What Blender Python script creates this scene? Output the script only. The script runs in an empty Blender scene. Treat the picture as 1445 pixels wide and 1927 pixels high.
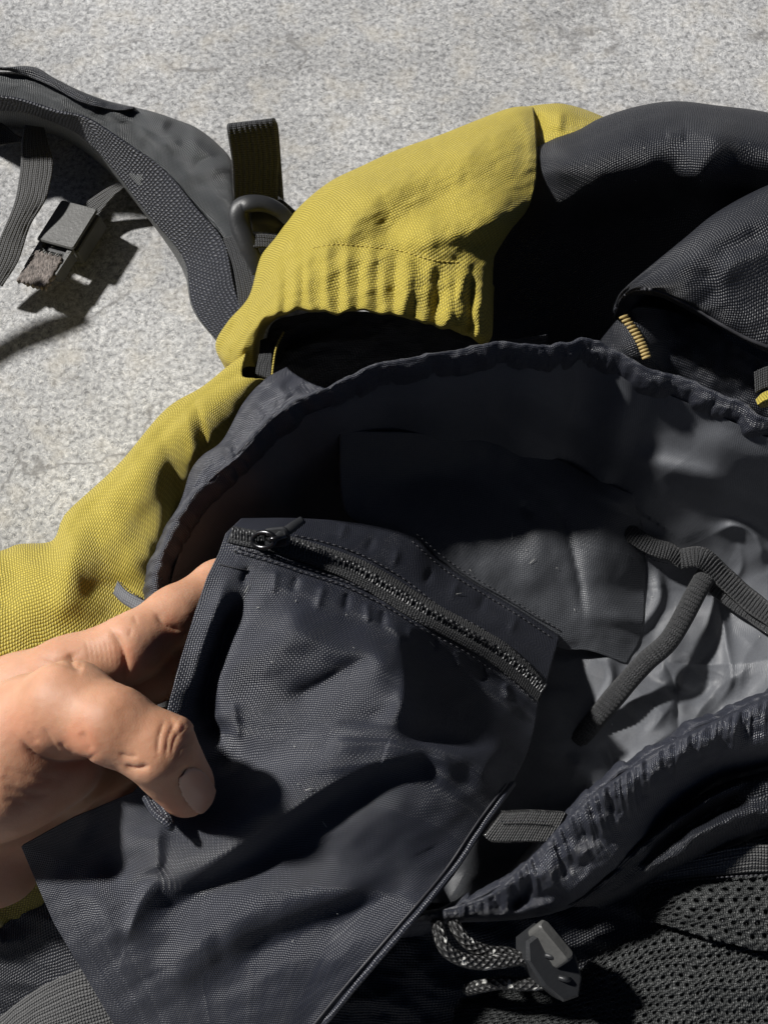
import bpy, math, random
import numpy as np
from mathutils import Vector
random.seed(4); np.random.seed(4)
sc = bpy.context.scene
COL = sc.collection
R = math.radians

# ------------------------------------------------------------------ camera
PITCH = R(68); DIST = 0.4575; W0, H0 = 1445.0, 1927.0
TV = math.tan(R(25.0)); TH = TV * W0 / H0
CAM = np.array([0.0, -DIST * math.cos(PITCH), DIST * math.sin(PITCH)])
FWD = np.array([0.0, math.cos(PITCH), -math.sin(PITCH)])
UPV = np.array([0.0, math.sin(PITCH), math.cos(PITCH)])
RGT = np.array([1.0, 0.0, 0.0])
cd = bpy.data.cameras.new('camera'); cam = bpy.data.objects.new('camera', cd); COL.objects.link(cam)
cam.location = CAM; cam.rotation_euler = (R(90) - PITCH, 0, 0)
cd.sensor_fit = 'VERTICAL'; cd.sensor_height = 24.0; cd.lens = 12.0 / TV
cd.clip_start = 0.01; cd.clip_end = 200.0
sc.camera = cam

# ------------------------------------------------------------------ light
SUN_EL = R(41); SUN_H = np.array([-0.88, 0.475]); SUN_H /= np.linalg.norm(SUN_H)
w = bpy.data.worlds.new('World'); sc.world = w; w.use_nodes = True
nt = w.node_tree; bg = nt.nodes['Background']
sky = nt.nodes.new('ShaderNodeTexSky'); sky.sky_type = 'NISHITA'; sky.sun_disc = False
sky.air_density = .12; sky.dust_density = .25; sky.ozone_density = .5; sky.sun_elevation = SUN_EL; sky.sun_rotation = math.atan2(SUN_H[0], SUN_H[1])
nt.links.new(sky.outputs[0], bg.inputs[0]); bg.inputs[1].default_value = 0.05
sd = bpy.data.lights.new('sun', 'SUN'); so = bpy.data.objects.new('sun', sd); COL.objects.link(so)
sd.energy = 5.0; sd.angle = R(3.6); sd.color = (1.0, 0.975, 0.94)
ldir = Vector((-SUN_H[0] * math.cos(SUN_EL), -SUN_H[1] * math.cos(SUN_EL), -math.sin(SUN_EL)))
so.rotation_euler = ldir.to_track_quat('-Z', 'Y').to_euler(); so.location = (-1, 0.6, 1)
sc.view_settings.view_transform = 'Standard'; sc.view_settings.look = 'None'
sc.view_settings.exposure = 0.3; sc.view_settings.gamma = 1.0

# ------------------------------------------------------------------ helpers: placing
def rays(u, v):
    u = np.asarray(u, float); v = np.asarray(v, float)
    x = (u / W0 * 2 - 1) * TH; y = (1 - v / H0 * 2) * TV
    return FWD + x[..., None] * RGT + y[..., None] * UPV
def at(u, v, h):                      # point at height h (mm) seen at photo position u, v
    d = rays(u, v); t = (np.asarray(h, float) * .001 - CAM[2]) / d[..., 2]
    return CAM + d * t[..., None]
def proj(P):
    q = np.asarray(P) - CAM; z = q @ FWD
    return ((q @ RGT) / z / TH + 1) * W0 / 2, (1 - (q @ UPV) / z / TV) * H0 / 2
def px_size(P):                       # metres covered by one photo pixel at P
    return ((np.asarray(P) - CAM) @ FWD) * 2 * TH / W0

def spline(pts, n, closed=False):
    p = np.asarray(pts, float); k = len(p)
    if k == 2 and not closed:
        t = np.linspace(0, 1, n)[:, None]; return p[0] * (1 - t) + p[1] * t
    if closed:
        e = np.vstack([p[-1], p, p[0], p[1]]); segs = k
    else:
        e = np.vstack([2 * p[0] - p[1], p, 2 * p[-1] - p[-2]]); segs = k - 1
    m = max(24, int(6 * n / segs) + 4); out = []
    tt = np.linspace(0, 1, m, endpoint=False)[:, None]
    for i in range(segs):
        a, b, c, d = e[i], e[i + 1], e[i + 2], e[i + 3]
        out.append(.5 * (2 * b + (c - a) * tt + (2 * a - 5 * b + 4 * c - d) * tt ** 2 + (3 * b - a - 3 * c + d) * tt ** 3))
    q = np.vstack(out + [e[segs + 1][None]])
    s = np.concatenate([[0], np.cumsum(np.linalg.norm(np.diff(q[:, :min(3, q.shape[1])], axis=0), axis=1))])
    g = np.linspace(0, s[-1], n)
    return np.stack([np.interp(g, s, q[:, j]) for j in range(q.shape[1])], 1)

def across(rows, n):                  # smooth Catmull-Rom across a stack of rows (k, m, d) -> (n, m, d)
    a = np.asarray(rows, float); k = len(a)
    e = np.concatenate([2 * a[:1] - a[1:2], a, 2 * a[-1:] - a[-2:-1]]) if k > 1 else a
    x = np.linspace(0, k - 1, n); i = np.minimum(x.astype(int), k - 2); t = (x - i)[:, None, None]
    A, B, C, D = e[i], e[i + 1], e[i + 2], e[i + 3]
    return .5 * (2 * B + (C - A) * t + (2 * A - 5 * B + 4 * C - D) * t ** 2 + (3 * B - A - 3 * C + D) * t ** 3)

_perm = np.random.RandomState(7).permutation(4096)
def _h(i, j, s):
    a = _perm[(i + _perm[(j + s * 131) & 4095]) & 4095]
    return a / 4096.0 * 2 * np.pi
def noise2(x, y, seed=0):
    x = np.asarray(x, float); y = np.asarray(y, float)
    i = np.floor(x).astype(int); j = np.floor(y).astype(int); fx = x - i; fy = y - j
    def g(a, b):
        th = _h(i + a, j + b, seed); return np.cos(th) * (fx - a) + np.sin(th) * (fy - b)
    sx = fx ** 3 * (fx * (fx * 6 - 15) + 10); sy = fy ** 3 * (fy * (fy * 6 - 15) + 10)
    return ((g(0, 0) * (1 - sx) + g(1, 0) * sx) * (1 - sy) + (g(0, 1) * (1 - sx) + g(1, 1) * sx) * sy) * 1.5
def fbm(x, y, seed=0, o=3):
    return sum(noise2(x * 2 ** k, y * 2 ** k, seed + k) * .5 ** k for k in range(o))

def stroke_field(U, V, strokes):      # folds: polylines with amplitude (mm), half widths (px), sharpness
    out = np.zeros(U.shape)
    for st in strokes:
        pts, amp, wd = st[0], st[1], st[2]; p = st[3] if len(st) > 3 else 2.0; ends = st[4] if len(st) > 4 else 1
        wl, wr = wd if isinstance(wd, tuple) else (wd, wd)
        q = spline(pts, 36); wm = 3.2 * max(wl, wr)
        msk = (U > q[:, 0].min() - wm) & (U < q[:, 0].max() + wm) & (V > q[:, 1].min() - wm) & (V < q[:, 1].max() + wm)
        if not msk.any(): continue
        u = U[msk]; v = V[msk]
        a = q[:-1]; d = q[1:] - a; L = (d ** 2).sum(1)
        ru = u[:, None] - a[:, 0]; rv = v[:, None] - a[:, 1]
        t = np.clip((ru * d[:, 0] + rv * d[:, 1]) / L, 0, 1)
        eu = ru - t * d[:, 0]; ev = rv - t * d[:, 1]; dd = eu ** 2 + ev ** 2
        k = dd.argmin(1); ar = np.arange(len(k)); dist = np.sqrt(dd[ar, k])
        side = d[k, 0] * rv[ar, k] - d[k, 1] * ru[ar, k]          # >0: right of the stroke's heading (image y down)
        wdt = np.where(side > 0, wr, wl); par = (k + t[ar, k]) / len(a)
        tap = np.ones_like(par)
        if ends: tap = np.clip((np.minimum(par, 1 - par) if ends == 1 else 1 - par) / (.28 if ends == 1 else .55), 0, 1); tap = .12 + .88 * tap * tap * (3 - 2 * tap)
        out[msk] += amp * np.exp(-(dist / wdt) ** p) * tap
    return out

# ------------------------------------------------------------------ helpers: objects
def empty(name, loc, label, cat):
    o = bpy.data.objects.new(name, None); COL.objects.link(o); o.location = loc
    o.empty_display_size = .02; o['label'] = label; o['category'] = cat; return o
def link(name, me, m, parent=None, label=None, stuff=False):
    o = bpy.data.objects.new(name, me); COL.objects.link(o)
    if m is not None: me.materials.append(m)
    if parent is not None: o.parent = parent
    if label: o['label'] = label
    if stuff: o['kind'] = 'stuff'
    return o
def root_of(p):
    while p.parent is not None: p = p.parent
    return np.array(p.location)
def mesh(name, V, F, m, parent=None, uv=None, smooth=True, **kw):
    V = np.asarray(V, float)
    if parent is not None: V = V - root_of(parent)
    me = bpy.data.meshes.new(name); me.from_pydata(V.tolist(), [], F if isinstance(F, list) else F.tolist())
    if uv is not None:
        l = me.uv_layers.new(name='UVMap'); idx = np.empty(len(me.loops), int); me.loops.foreach_get('vertex_index', idx)
        l.data.foreach_set('uv', np.asarray(uv, float)[idx].ravel())
    if smooth: me.polygons.foreach_set('use_smooth', [True] * len(me.polygons))
    me.update()
    return link(name, me, m, parent, **kw)
def grid_faces(n, m):
    i = np.arange(n - 1)[:, None] * m + np.arange(m - 1)[None]; i = i.ravel()
    return np.stack([i, i + 1, i + m + 1, i + m], 1)
SURF = {}
def sheet(name, P, m, parent, key=None, thick=.6, uvs=1.0, flip=False, **kw):
    n, k = P.shape[:2]
    du = np.linalg.norm(np.diff(P, axis=1), axis=2); dv = np.linalg.norm(np.diff(P, axis=0), axis=2)
    su = np.concatenate([np.zeros((n, 1)), np.cumsum(du, 1)], 1); su = su.mean(0) * .35 + su * .65
    sv = np.concatenate([np.zeros((1, k)), np.cumsum(dv, 0)])
    sv = sv.mean(1, keepdims=True) * .6 + sv * .4
    uv = np.stack([su, sv], 2).reshape(-1, 2) * uvs
    V = P.reshape(-1, 3); F = grid_faces(n, k)
    # orient the normals towards the camera on average
    a = V[F[:, 1]] - V[F[:, 0]]; b = V[F[:, 3]] - V[F[:, 0]]; nn = np.cross(a, b)
    if (nn * (CAM - V[F[:, 0]])).sum() < 0: F = F[:, ::-1]
    o = mesh(name, V, F, m, parent, uv, **kw)
    if thick:
        md = o.modifiers.new('cloth thickness', 'SOLIDIFY'); md.thickness = thick * .001; md.offset = -1
    if key: SURF[key] = V
    return o
def towards(P, mm):                   # push points towards the eye-side normal of the cloth
    d = CAM - P; d /= np.linalg.norm(d, axis=-1, keepdims=True)
    return P + d * (np.asarray(mm) * .001)[..., None]
def cloth(name, rails, nv, nu, m, parent, strokes=(), nz=(), key=None, thick=.6, fn=None, **kw):
    rows = [spline(r, nu) for r in rails]
    G = across(rows, nv)
    T, S = np.meshgrid(np.linspace(0, 1, nv), np.linspace(0, 1, nu), indexing='ij')
    U, V, H = G[..., 0], G[..., 1], G[..., 2]
    if fn: U, V, H = fn(U, V, H, S, T)
    P = at(U, V, H)
    dz = stroke_field(U, V, strokes)
    for amp, sx, sy, ang, seed in nz:  # amplitude mm, sizes px along/across, angle
        c, s = math.cos(R(ang)), math.sin(R(ang))
        dz = dz + amp * fbm((U * c + V * s) / sx, (-U * s + V * c) / sy, seed, 3)
    P = towards(P, dz)
    return sheet(name, P, m, parent, key, thick, **kw)
def on(key, u, v, off=.4):            # the point of a finished cloth seen at u, v (lifted a little)
    V = SURF[key]
    if key + '_px' not in SURF: SURF[key + '_px'] = proj(V)
    a, b = SURF[key + '_px']; u = np.atleast_1d(u); v = np.atleast_1d(v); out = []
    for x, y in zip(u, v):
        d = (a - x) ** 2 + (b - y) ** 2; k = np.argpartition(d, 4)[:4]; wt = 1 / (d[k] + 1e-3)
        q = (V[k] * wt[:, None]).sum(0) / wt.sum()
        r = rays(x, y); r = r / np.linalg.norm(r); out.append(CAM + r * ((q - CAM) @ r))
    return towards(np.array(out), np.full(len(out), off))

def ribbon(name, edges, n, k, m, parent, ribs=0, amp=.25, thick=1.2, lift=None, cross=0, bow=0, **kw):
    """webbing between two edge paths (u, v, h); ribs run lengthwise, cross ribs transverse"""
    A, B = spline(edges[0], n), spline(edges[1], n)
    t = np.linspace(0, 1, k)[None, :, None]
    G = A[:, None] * (1 - t) + B[:, None] * t
    P = at(G[..., 0], G[..., 1], G[..., 2])
    tt = np.broadcast_to(t[..., 0], (n, k)); ss = np.broadcast_to(np.linspace(0, 1, n)[:, None], (n, k))
    dz = np.zeros((n, k))
    if ribs: dz = dz + amp * np.abs(np.sin(np.pi * ribs * tt))
    if cross: dz = dz + amp * np.abs(np.sin(np.pi * cross * ss))
    if bow: dz = dz + bow * np.sin(np.pi * tt)
    return sheet(name, towards(P, dz), m, parent, None, thick, **kw)

def tube(path, rad, n, sides=12, flat=1.0, up=None, rib=0, ribamp=0):
    """sweep; path = 3-D points (k,3), rad scalar or list (metres). returns V, F, uv"""
    p = spline(path, n); r = np.interp(np.linspace(0, 1, n), np.linspace(0, 1, np.size(rad)), np.atleast_1d(rad)) if np.size(rad) > 1 else np.full(n, float(rad))
    if rib: r = r * (1 + ribamp * np.sin(np.linspace(0, 2 * np.pi * rib, n)))
    tg = np.gradient(p, axis=0); tg /= np.linalg.norm(tg, axis=1, keepdims=True)
    upv = np.array([0, 0, 1.0]) if up is None else np.asarray(up, float)
    sx = np.cross(tg, upv); sx /= np.linalg.norm(sx, axis=1, keepdims=True) + 1e-9; sy = np.cross(sx, tg)
    a = np.linspace(0, 2 * np.pi, sides, endpoint=False)
    V = p[:, None] + r[:, None, None] * (np.cos(a)[None, :, None] * sx[:, None] + flat * np.sin(a)[None, :, None] * sy[:, None])
    s = np.concatenate([[0], np.cumsum(np.linalg.norm(np.diff(p, axis=0), axis=1))])
    uv = np.stack([np.broadcast_to(a / (2 * np.pi) * 2 * np.pi * r.mean(), (n, sides)), np.broadcast_to(s[:, None], (n, sides))], 2).reshape(-1, 2)
    F = []
    for i in range(n - 1):
        for j in range(sides): F.append([i * sides + j, i * sides + (j + 1) % sides, (i + 1) * sides + (j + 1) % sides, (i + 1) * sides + j])
    F.append(list(range(sides))[::-1]); F.append([(n - 1) * sides + j for j in range(sides)])
    return V.reshape(-1, 3), F, uv
class Join:
    def __init__(s): s.V = []; s.F = []; s.uv = []; s.n = 0
    def add(s, V, F, uv=None):
        s.V.append(np.asarray(V)); s.F += [[i + s.n for i in f] for f in F]; s.n += len(V)
        s.uv.append(np.zeros((len(V), 2)) if uv is None else uv)
    def make(s, name, m, parent, **kw): return mesh(name, np.vstack(s.V), s.F, m, parent, np.vstack(s.uv), **kw)

def slab(outline, top, ex, ey, ez, o, depth, bevel=.0006):
    """solid plate: 2-D outline (metres) in the frame ex, ey with thickness along ez, chamfered rim"""
    q = np.asarray(outline, float); n = len(q); c = q.mean(0)
    d = np.linalg.norm(q - c, axis=1, keepdims=True); inn = q - (q - c) / d * bevel
    rings = [(inn, top), (q, top - bevel), (q, top - depth + bevel), (inn, top - depth)]
    V = np.vstack([o + r[:, :1] * ex + r[:, 1:] * ey + z * ez for r, z in rings]); F = [list(range(n))]
    for k in range(3):
        for j in range(n): F.append([k * n + j, (k + 1) * n + j, (k + 1) * n + (j + 1) % n, k * n + (j + 1) % n])
    F.append([3 * n + j for j in range(n)][::-1]); return V, F
def frame(u, v, h, ax, tilt=(0, 0, 1)):
    """local frame: origin seen at u, v at height h; ex runs towards photo direction ax, ez near the given tilt"""
    o = at(u, v, h); e = at(u + ax[0], v + ax[1], h) - o; ez = np.asarray(tilt, float); ez /= np.linalg.norm(ez)
    e -= ez * (e @ ez); e /= np.linalg.norm(e); return o, e, np.cross(ez, e), ez
def rrect(x0, y0, x1, y1, r, n=4):
    out = []
    for cx, cy, a in ((x1 - r, y1 - r, 0), (x0 + r, y1 - r, 90), (x0 + r, y0 + r, 180), (x1 - r, y0 + r, 270)):
        for k in range(n + 1): out.append((cx + r * math.cos(R(a + 90 * k / n)), cy + r * math.sin(R(a + 90 * k / n))))
    return out

def stitches(name, key, path, m, parent, gap=11, ln=7, rad=.00022, off=.25, pts3=None):
    q = spline(path, 400); s = np.concatenate([[0], np.cumsum(np.linalg.norm(np.diff(q, axis=0), axis=1))])
    J = Join(); k = 0.0
    c = []
    while k < s[-1] - ln:
        c += [k, k + ln]; k += gap * random.uniform(.92, 1.08)
    U = np.interp(c, s, q[:, 0]); V = np.interp(c, s, q[:, 1])
    P = on(key, U, V, off) if key else at(U, V, np.interp(c, s, q[:, 2]))
    for i in range(0, len(c), 2):
        a, b = P[i], P[i + 1]; mid = towards((a + b)[None] / 2, np.array([.22]))[0]
        a = towards(a[None], np.array([-.25]))[0]; b = towards(b[None], np.array([-.25]))[0]
        V_, F_, uv = tube([a, mid, b], [rad * .6, rad, rad * .6], 4, 5); J.add(V_, F_, uv)
    return J.make(name, m, parent, stuff=True)

# ------------------------------------------------------------------ materials
class NT:
    def __init__(s, name):
        s.m = bpy.data.materials.new(name); s.m.use_nodes = True; s.t = s.m.node_tree; s.b = s.t.nodes['Principled BSDF']
    def n(s, typ, **kw):
        x = s.t.nodes.new(typ)
        for k, v in kw.items(): setattr(x, k, v)
        return x
    def l(s, a, b): s.t.links.new(a, b)
    def math(s, op, a, b=None, c=None):
        x = s.n('ShaderNodeMath', operation=op)
        for i, q in enumerate((a, b, c)):
            if q is None: continue
            if isinstance(q, (int, float)): x.inputs[i].default_value = q
            else: s.l(q, x.inputs[i])
        return x.outputs[0]
    def noise(s, vec, scale, detail=3, rough=.55, dist=0):
        x = s.n('ShaderNodeTexNoise'); x.inputs['Scale'].default_value = scale; x.inputs['Detail'].default_value = detail
        x.inputs['Roughness'].default_value = rough; x.inputs['Distortion'].default_value = dist
        if vec is not None: s.l(vec, x.inputs['Vector'])
        return x.outputs['Fac']
    def ramp(s, fac, *stops, interp='LINEAR'):
        x = s.n('ShaderNodeValToRGB'); x.color_ramp.interpolation = interp; e = x.color_ramp.elements
        while len(e) < len(stops): e.new(.5)
        for q, (p, c) in zip(e, stops):
            q.position = p; q.color = (c, c, c, 1) if isinstance(c, (int, float)) else (*c, 1)
        s.l(fac, x.inputs[0]); return x.outputs[0]
    def mix(s, fac, a, b, mode='MIX'):
        x = s.n('ShaderNodeMix', data_type='RGBA', blend_type=mode)
        for i, q in ((0, fac), (6, a), (7, b)):
            if isinstance(q, (int, float)): x.inputs[i].default_value = q
            elif isinstance(q, tuple): x.inputs[i].default_value = (*q, 1)
            else: s.l(q, x.inputs[i])
        return x.outputs[2]
    def bump(s, h, strength, dist):
        x = s.n('ShaderNodeBump'); x.inputs['Strength'].default_value = strength; x.inputs['Distance'].default_value = dist
        s.l(h, x.inputs['Height']); return x.outputs[0]

def fabric(name, col, period=.0010, bump=.6, rough=.6, spec=.4, sheen=0.0, contrast=.35, mott=.12, basket=1, tint=None, aniso=False, dusty=0):
    """woven cloth: over-under threads laid out on the cloth's own UVs (metres)"""
    k = NT(name); uvn = k.n('ShaderNodeUVMap'); sp = k.n('ShaderNodeSeparateXYZ')
    oc = k.n('ShaderNodeTexCoord').outputs['Object']
    wob = k.noise(oc, 90, 2)
    k.l(uvn.outputs[0], sp.inputs[0])
    wv = k.math('MULTIPLY', k.math('SUBTRACT', wob, .5), period * 2.2)
    x = k.math('DIVIDE', k.math('ADD', sp.outputs[0], wv), period); y = k.math('DIVIDE', k.math('ADD', sp.outputs[1], wv), period)
    par = k.math('MODULO', k.math('ABSOLUTE', k.math('ADD', k.math('FLOOR', x), k.math('FLOOR', y))), 2.0)
    fx = k.math('ABSOLUTE', k.math('SINE', k.math('MULTIPLY', x, math.pi))); fy = k.math('ABSOLUTE', k.math('SINE', k.math('MULTIPLY', y, math.pi)))
    # warp thread on top: rounded across x, arched along y; weft the other way
    warp = k.math('MULTIPLY', k.math('POWER', fx, .6), k.math('ADD', .45, k.math('MULTIPLY', fy, .55)))
    weft = k.math('MULTIPLY', k.math('POWER', fy, .6), k.math('ADD', .45, k.math('MULTIPLY', fx, .55)))
    mx = k.n('ShaderNodeMix', data_type='FLOAT'); k.l(par, mx.inputs[0]); k.l(warp, mx.inputs[2]); k.l(k.math('MULTIPLY', weft, .8), mx.inputs[3])
    h = mx.outputs[0]
    thr = k.math('ADD', 1 - contrast, k.math('MULTIPLY', h, contrast * 1.6))
    mo = k.math('ADD', 1 - mott, k.math('MULTIPLY', k.noise(oc, 38, 4), 2 * mott))
    fine = k.math('ADD', .8, k.math('MULTIPLY', k.noise(oc, 1500, 1), .4))
    f = k.math('MULTIPLY', k.math('MULTIPLY', thr, mo), fine)
    vm = k.n('ShaderNodeVectorMath', operation='SCALE'); vm.inputs[0].default_value = col; k.l(f, vm.inputs['Scale'])
    c = vm.outputs[0]
    if tint: c = k.mix(k.math('MULTIPLY', par, .5), c, k.mix(1.0, c, tint, 'MULTIPLY'))
    if dusty: c = k.mix(k.ramp(k.noise(oc, 700, 3), (.70, 0.0), (.78, dusty)), c, (.35, .34, .32))
    k.l(c, k.b.inputs['Base Color'])
    k.b.inputs['Roughness'].default_value = rough; k.b.inputs['Specular IOR Level'].default_value = spec
    if sheen:
        k.b.inputs['Sheen Weight'].default_value = sheen; k.b.inputs['Sheen Roughness'].default_value = .4
    k.l(k.bump(h, bump, period * .5), k.b.inputs['Normal'])
    return k.m
def plain(name, col, rough=.45, spec=.5, grain=900, gb=.25, mott=.2):
    k = NT(name); oc = k.n('ShaderNodeTexCoord').outputs['Object']
    f = k.math('ADD', 1 - mott, k.math('MULTIPLY', k.noise(oc, 160, 4), 2 * mott))
    vm = k.n('ShaderNodeVectorMath', operation='SCALE'); vm.inputs[0].default_value = col; k.l(f, vm.inputs['Scale']); k.l(vm.outputs[0], k.b.inputs['Base Color'])
    k.b.inputs['Specular IOR Level'].default_value = spec
    k.l(k.ramp(k.noise(oc, 120, 3), (.3, rough - .08), (.7, rough + .1)), k.b.inputs['Roughness'])
    k.l(k.bump(k.noise(oc, grain, 3), gb, .0003), k.b.inputs['Normal']); return k.m

M = {}
M['yellow'] = fabric('mustard woven nylon', (.43, .345, .054), .00092, .75, .55, .3, .08, .6, .10, tint=(.84, .84, .7))
M['black'] = fabric('black pack cloth', (.014, .0155, .021), .00092, .8, .47, .55, .0, .6, .12, dusty=.15)
M['pocket'] = fabric('black pocket nylon', (.028, .0305, .042), .00066, .75, .45, .75, .0, .66, .10, tint=(.8, .85, 1.0), dusty=.12)
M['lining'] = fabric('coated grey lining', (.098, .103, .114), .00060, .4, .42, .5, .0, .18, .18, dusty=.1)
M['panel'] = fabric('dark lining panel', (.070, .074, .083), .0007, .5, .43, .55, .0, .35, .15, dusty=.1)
M['webbing'] = fabric('charcoal webbing', (.030, .031, .033), .0009, 1.0, .6, .35, .1, .5, .2, dusty=.25)
M['grey_webbing'] = fabric('grey webbing', (.095, .095, .095), .0009, 1.0, .65, .3, .1, .5, .2, dusty=.3)
M['strap'] = fabric('charcoal strap cloth', (.029, .033, .036), .0009, .8, .47, .65, .1, .45, .2, dusty=.35)
M['knit'] = fabric('coarse binding knit', (.024, .026, .034), .0017, 1.0, .5, .45, .0, .6, .15, dusty=.3)
M['meshcloth'] = fabric('black mesh knit', (.032, .034, .034), .0006, .8, .5, .4, .0, .4, .2, dusty=.4)
M['plastic'] = plain('black moulded plastic', (.020, .021, .023), .46, .4, 1200, .2)
M['worn_plastic'] = plain('worn grey plastic', (.075, .075, .072), .5, .4, 700, .5, .3)
M['metal'] = plain('dark zip metal', (.05, .05, .053), .22, .6, 1500, .1); M['metal'].node_tree.nodes['Principled BSDF'].inputs['Metallic'].default_value = .9
M['thread'] = plain('black thread', (.035, .035, .04), .5, .4)
M['tan_thread'] = plain('tan thread', (.36, .27, .11), .6, .3)
M['yellow_thread'] = plain('mustard thread', (.45, .36, .08), .6, .3)
M['coil'] = plain('nylon coil', (.035, .036, .038), .3, .6)
M['tag'] = fabric('grey rubbery tag', (.10, .105, .115), .0008, .3, .55, .35, 0, .2, .1)

def stone():
    k = NT('speckled grey stone'); oc = k.n('ShaderNodeTexCoord').outputs['Object']
    a = k.noise(oc, 420, 4, .6, .4); b = k.noise(oc, 260, 2, .5, 1.6); b2 = k.noise(oc, 520, 2, .5, 1.2)
    base = k.ramp(a, (.33, (.16, .162, .165)), (.46, (.305, .307, .310)), (.56, (.41, .412, .414)), (.70, (.57, .572, .572)))
    worm = k.ramp(k.math('ABSOLUTE', k.math('SUBTRACT', b, .5)), (.0, 1.0), (.030, 0.0))
    worm2 = k.ramp(k.math('ABSOLUTE', k.math('SUBTRACT', b2, .52)), (.0, 1.0), (.022, 0.0))
    c = k.mix(k.math('MULTIPLY', worm, .6), base, (.80, .79, .76)); c = k.mix(k.math('MULTIPLY', worm2, .42), c, (.20, .195, .19))
    big = k.noise(oc, 9, 5, .6); c = k.mix(1.0, c, k.ramp(big, (.28, .64), (.72, 1.20)), 'MULTIPLY')
    c = k.mix(k.math('MULTIPLY', k.ramp(k.noise(oc, 60, 3), (.5, 0.), (.75, 1.)), .35), c, (.52, .47, .38))
    # faint dark hairline veins, only here and there
    vo = k.n('ShaderNodeTexVoronoi', feature='DISTANCE_TO_EDGE'); vo.inputs['Scale'].default_value = 14
    wv = k.n('ShaderNodeVectorMath', operation='MULTIPLY_ADD'); nn = k.n('ShaderNodeTexNoise'); nn.inputs['Scale'].default_value = 30; nn.inputs['Detail'].default_value = 5
    k.l(oc, nn.inputs['Vector']); k.l(nn.outputs['Color'], wv.inputs[0]); wv.inputs[1].default_value = (.05, .05, .05); k.l(oc, wv.inputs[2]); k.l(wv.outputs[0], vo.inputs['Vector'])
    vein = k.math('MULTIPLY', k.ramp(vo.outputs['Distance'], (.0, 1.), (.022, 0.)), k.ramp(k.noise(oc, 16, 3), (.49, 0.), (.60, 1.)))
    c = k.mix(k.math('MULTIPLY', vein, .8), c, (.16, .155, .15))
    k.l(c, k.b.inputs['Base Color']); k.b.inputs['Roughness'].default_value = .72; k.b.inputs['Specular IOR Level'].default_value = .35
    hh = k.math('ADD', k.math('MULTIPLY', a, .7), k.math('MULTIPLY', worm, .18)); k.l(k.bump(hh, .32, .0010), k.b.inputs['Normal']); return k.m
M['stone'] = stone()
def skin():
    k = NT('skin'); oc = k.n('ShaderNodeTexCoord').outputs['Object']
    at_ = k.n('ShaderNodeVertexColor'); at_.layer_name = 'tint'
    base = k.ramp(k.noise(oc, 70, 4), (.3, (.43, .222, .130)), (.7, (.56, .310, .198)))
    c = k.mix(1.0, base, at_.outputs['Color'], 'MULTIPLY')
    c = k.mix(k.ramp(k.noise(oc, 500, 3), (.62, 0.), (.72, .18)), c, (.45, .20, .11))
    k.l(c, k.b.inputs['Base Color']); k.b.inputs['Roughness'].default_value = .56; k.b.inputs['Specular IOR Level'].default_value = .36
    k.b.inputs['Subsurface Weight'].default_value = .6; k.b.inputs['Subsurface Scale'].default_value = .0035; k.b.inputs['Subsurface Radius'].default_value = (1., .4, .22)
    vo = k.n('ShaderNodeTexVoronoi', feature='DISTANCE_TO_EDGE'); vo.inputs['Scale'].default_value = 1300; k.l(oc, vo.inputs['Vector'])
    hh = k.math('ADD', k.math('MULTIPLY', k.math('MINIMUM', vo.outputs['Distance'], .25), .6), k.math('MULTIPLY', k.noise(oc, 420, 4), .8))
    k.l(k.bump(hh, .24, .0005), k.b.inputs['Normal']); return k.m
M['skin'] = skin()
def nailm():
    k = NT('nail'); k.b.inputs['Base Color'].default_value = (.52, .30, .21, 1); k.b.inputs['Roughness'].default_value = .30
    k.b.inputs['Subsurface Weight'].default_value = .2; k.b.inputs['Subsurface Scale'].default_value = .001; return k.m
M['nail'] = nailm()

# ------------------------------------------------------------------ ground
g = mesh('ground', [(-12, -12, 0), (12, -12, 0), (12, 12, 0), (-12, 12, 0)], [[0, 1, 2, 3]], M['stone'], smooth=False)
g['kind'] = 'structure'

# ------------------------------------------------------------------ backpack
BP = empty('backpack', at(900, 1250, 0), 'mustard and black backpack lying open on the grey stone ground', 'backpack')

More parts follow.
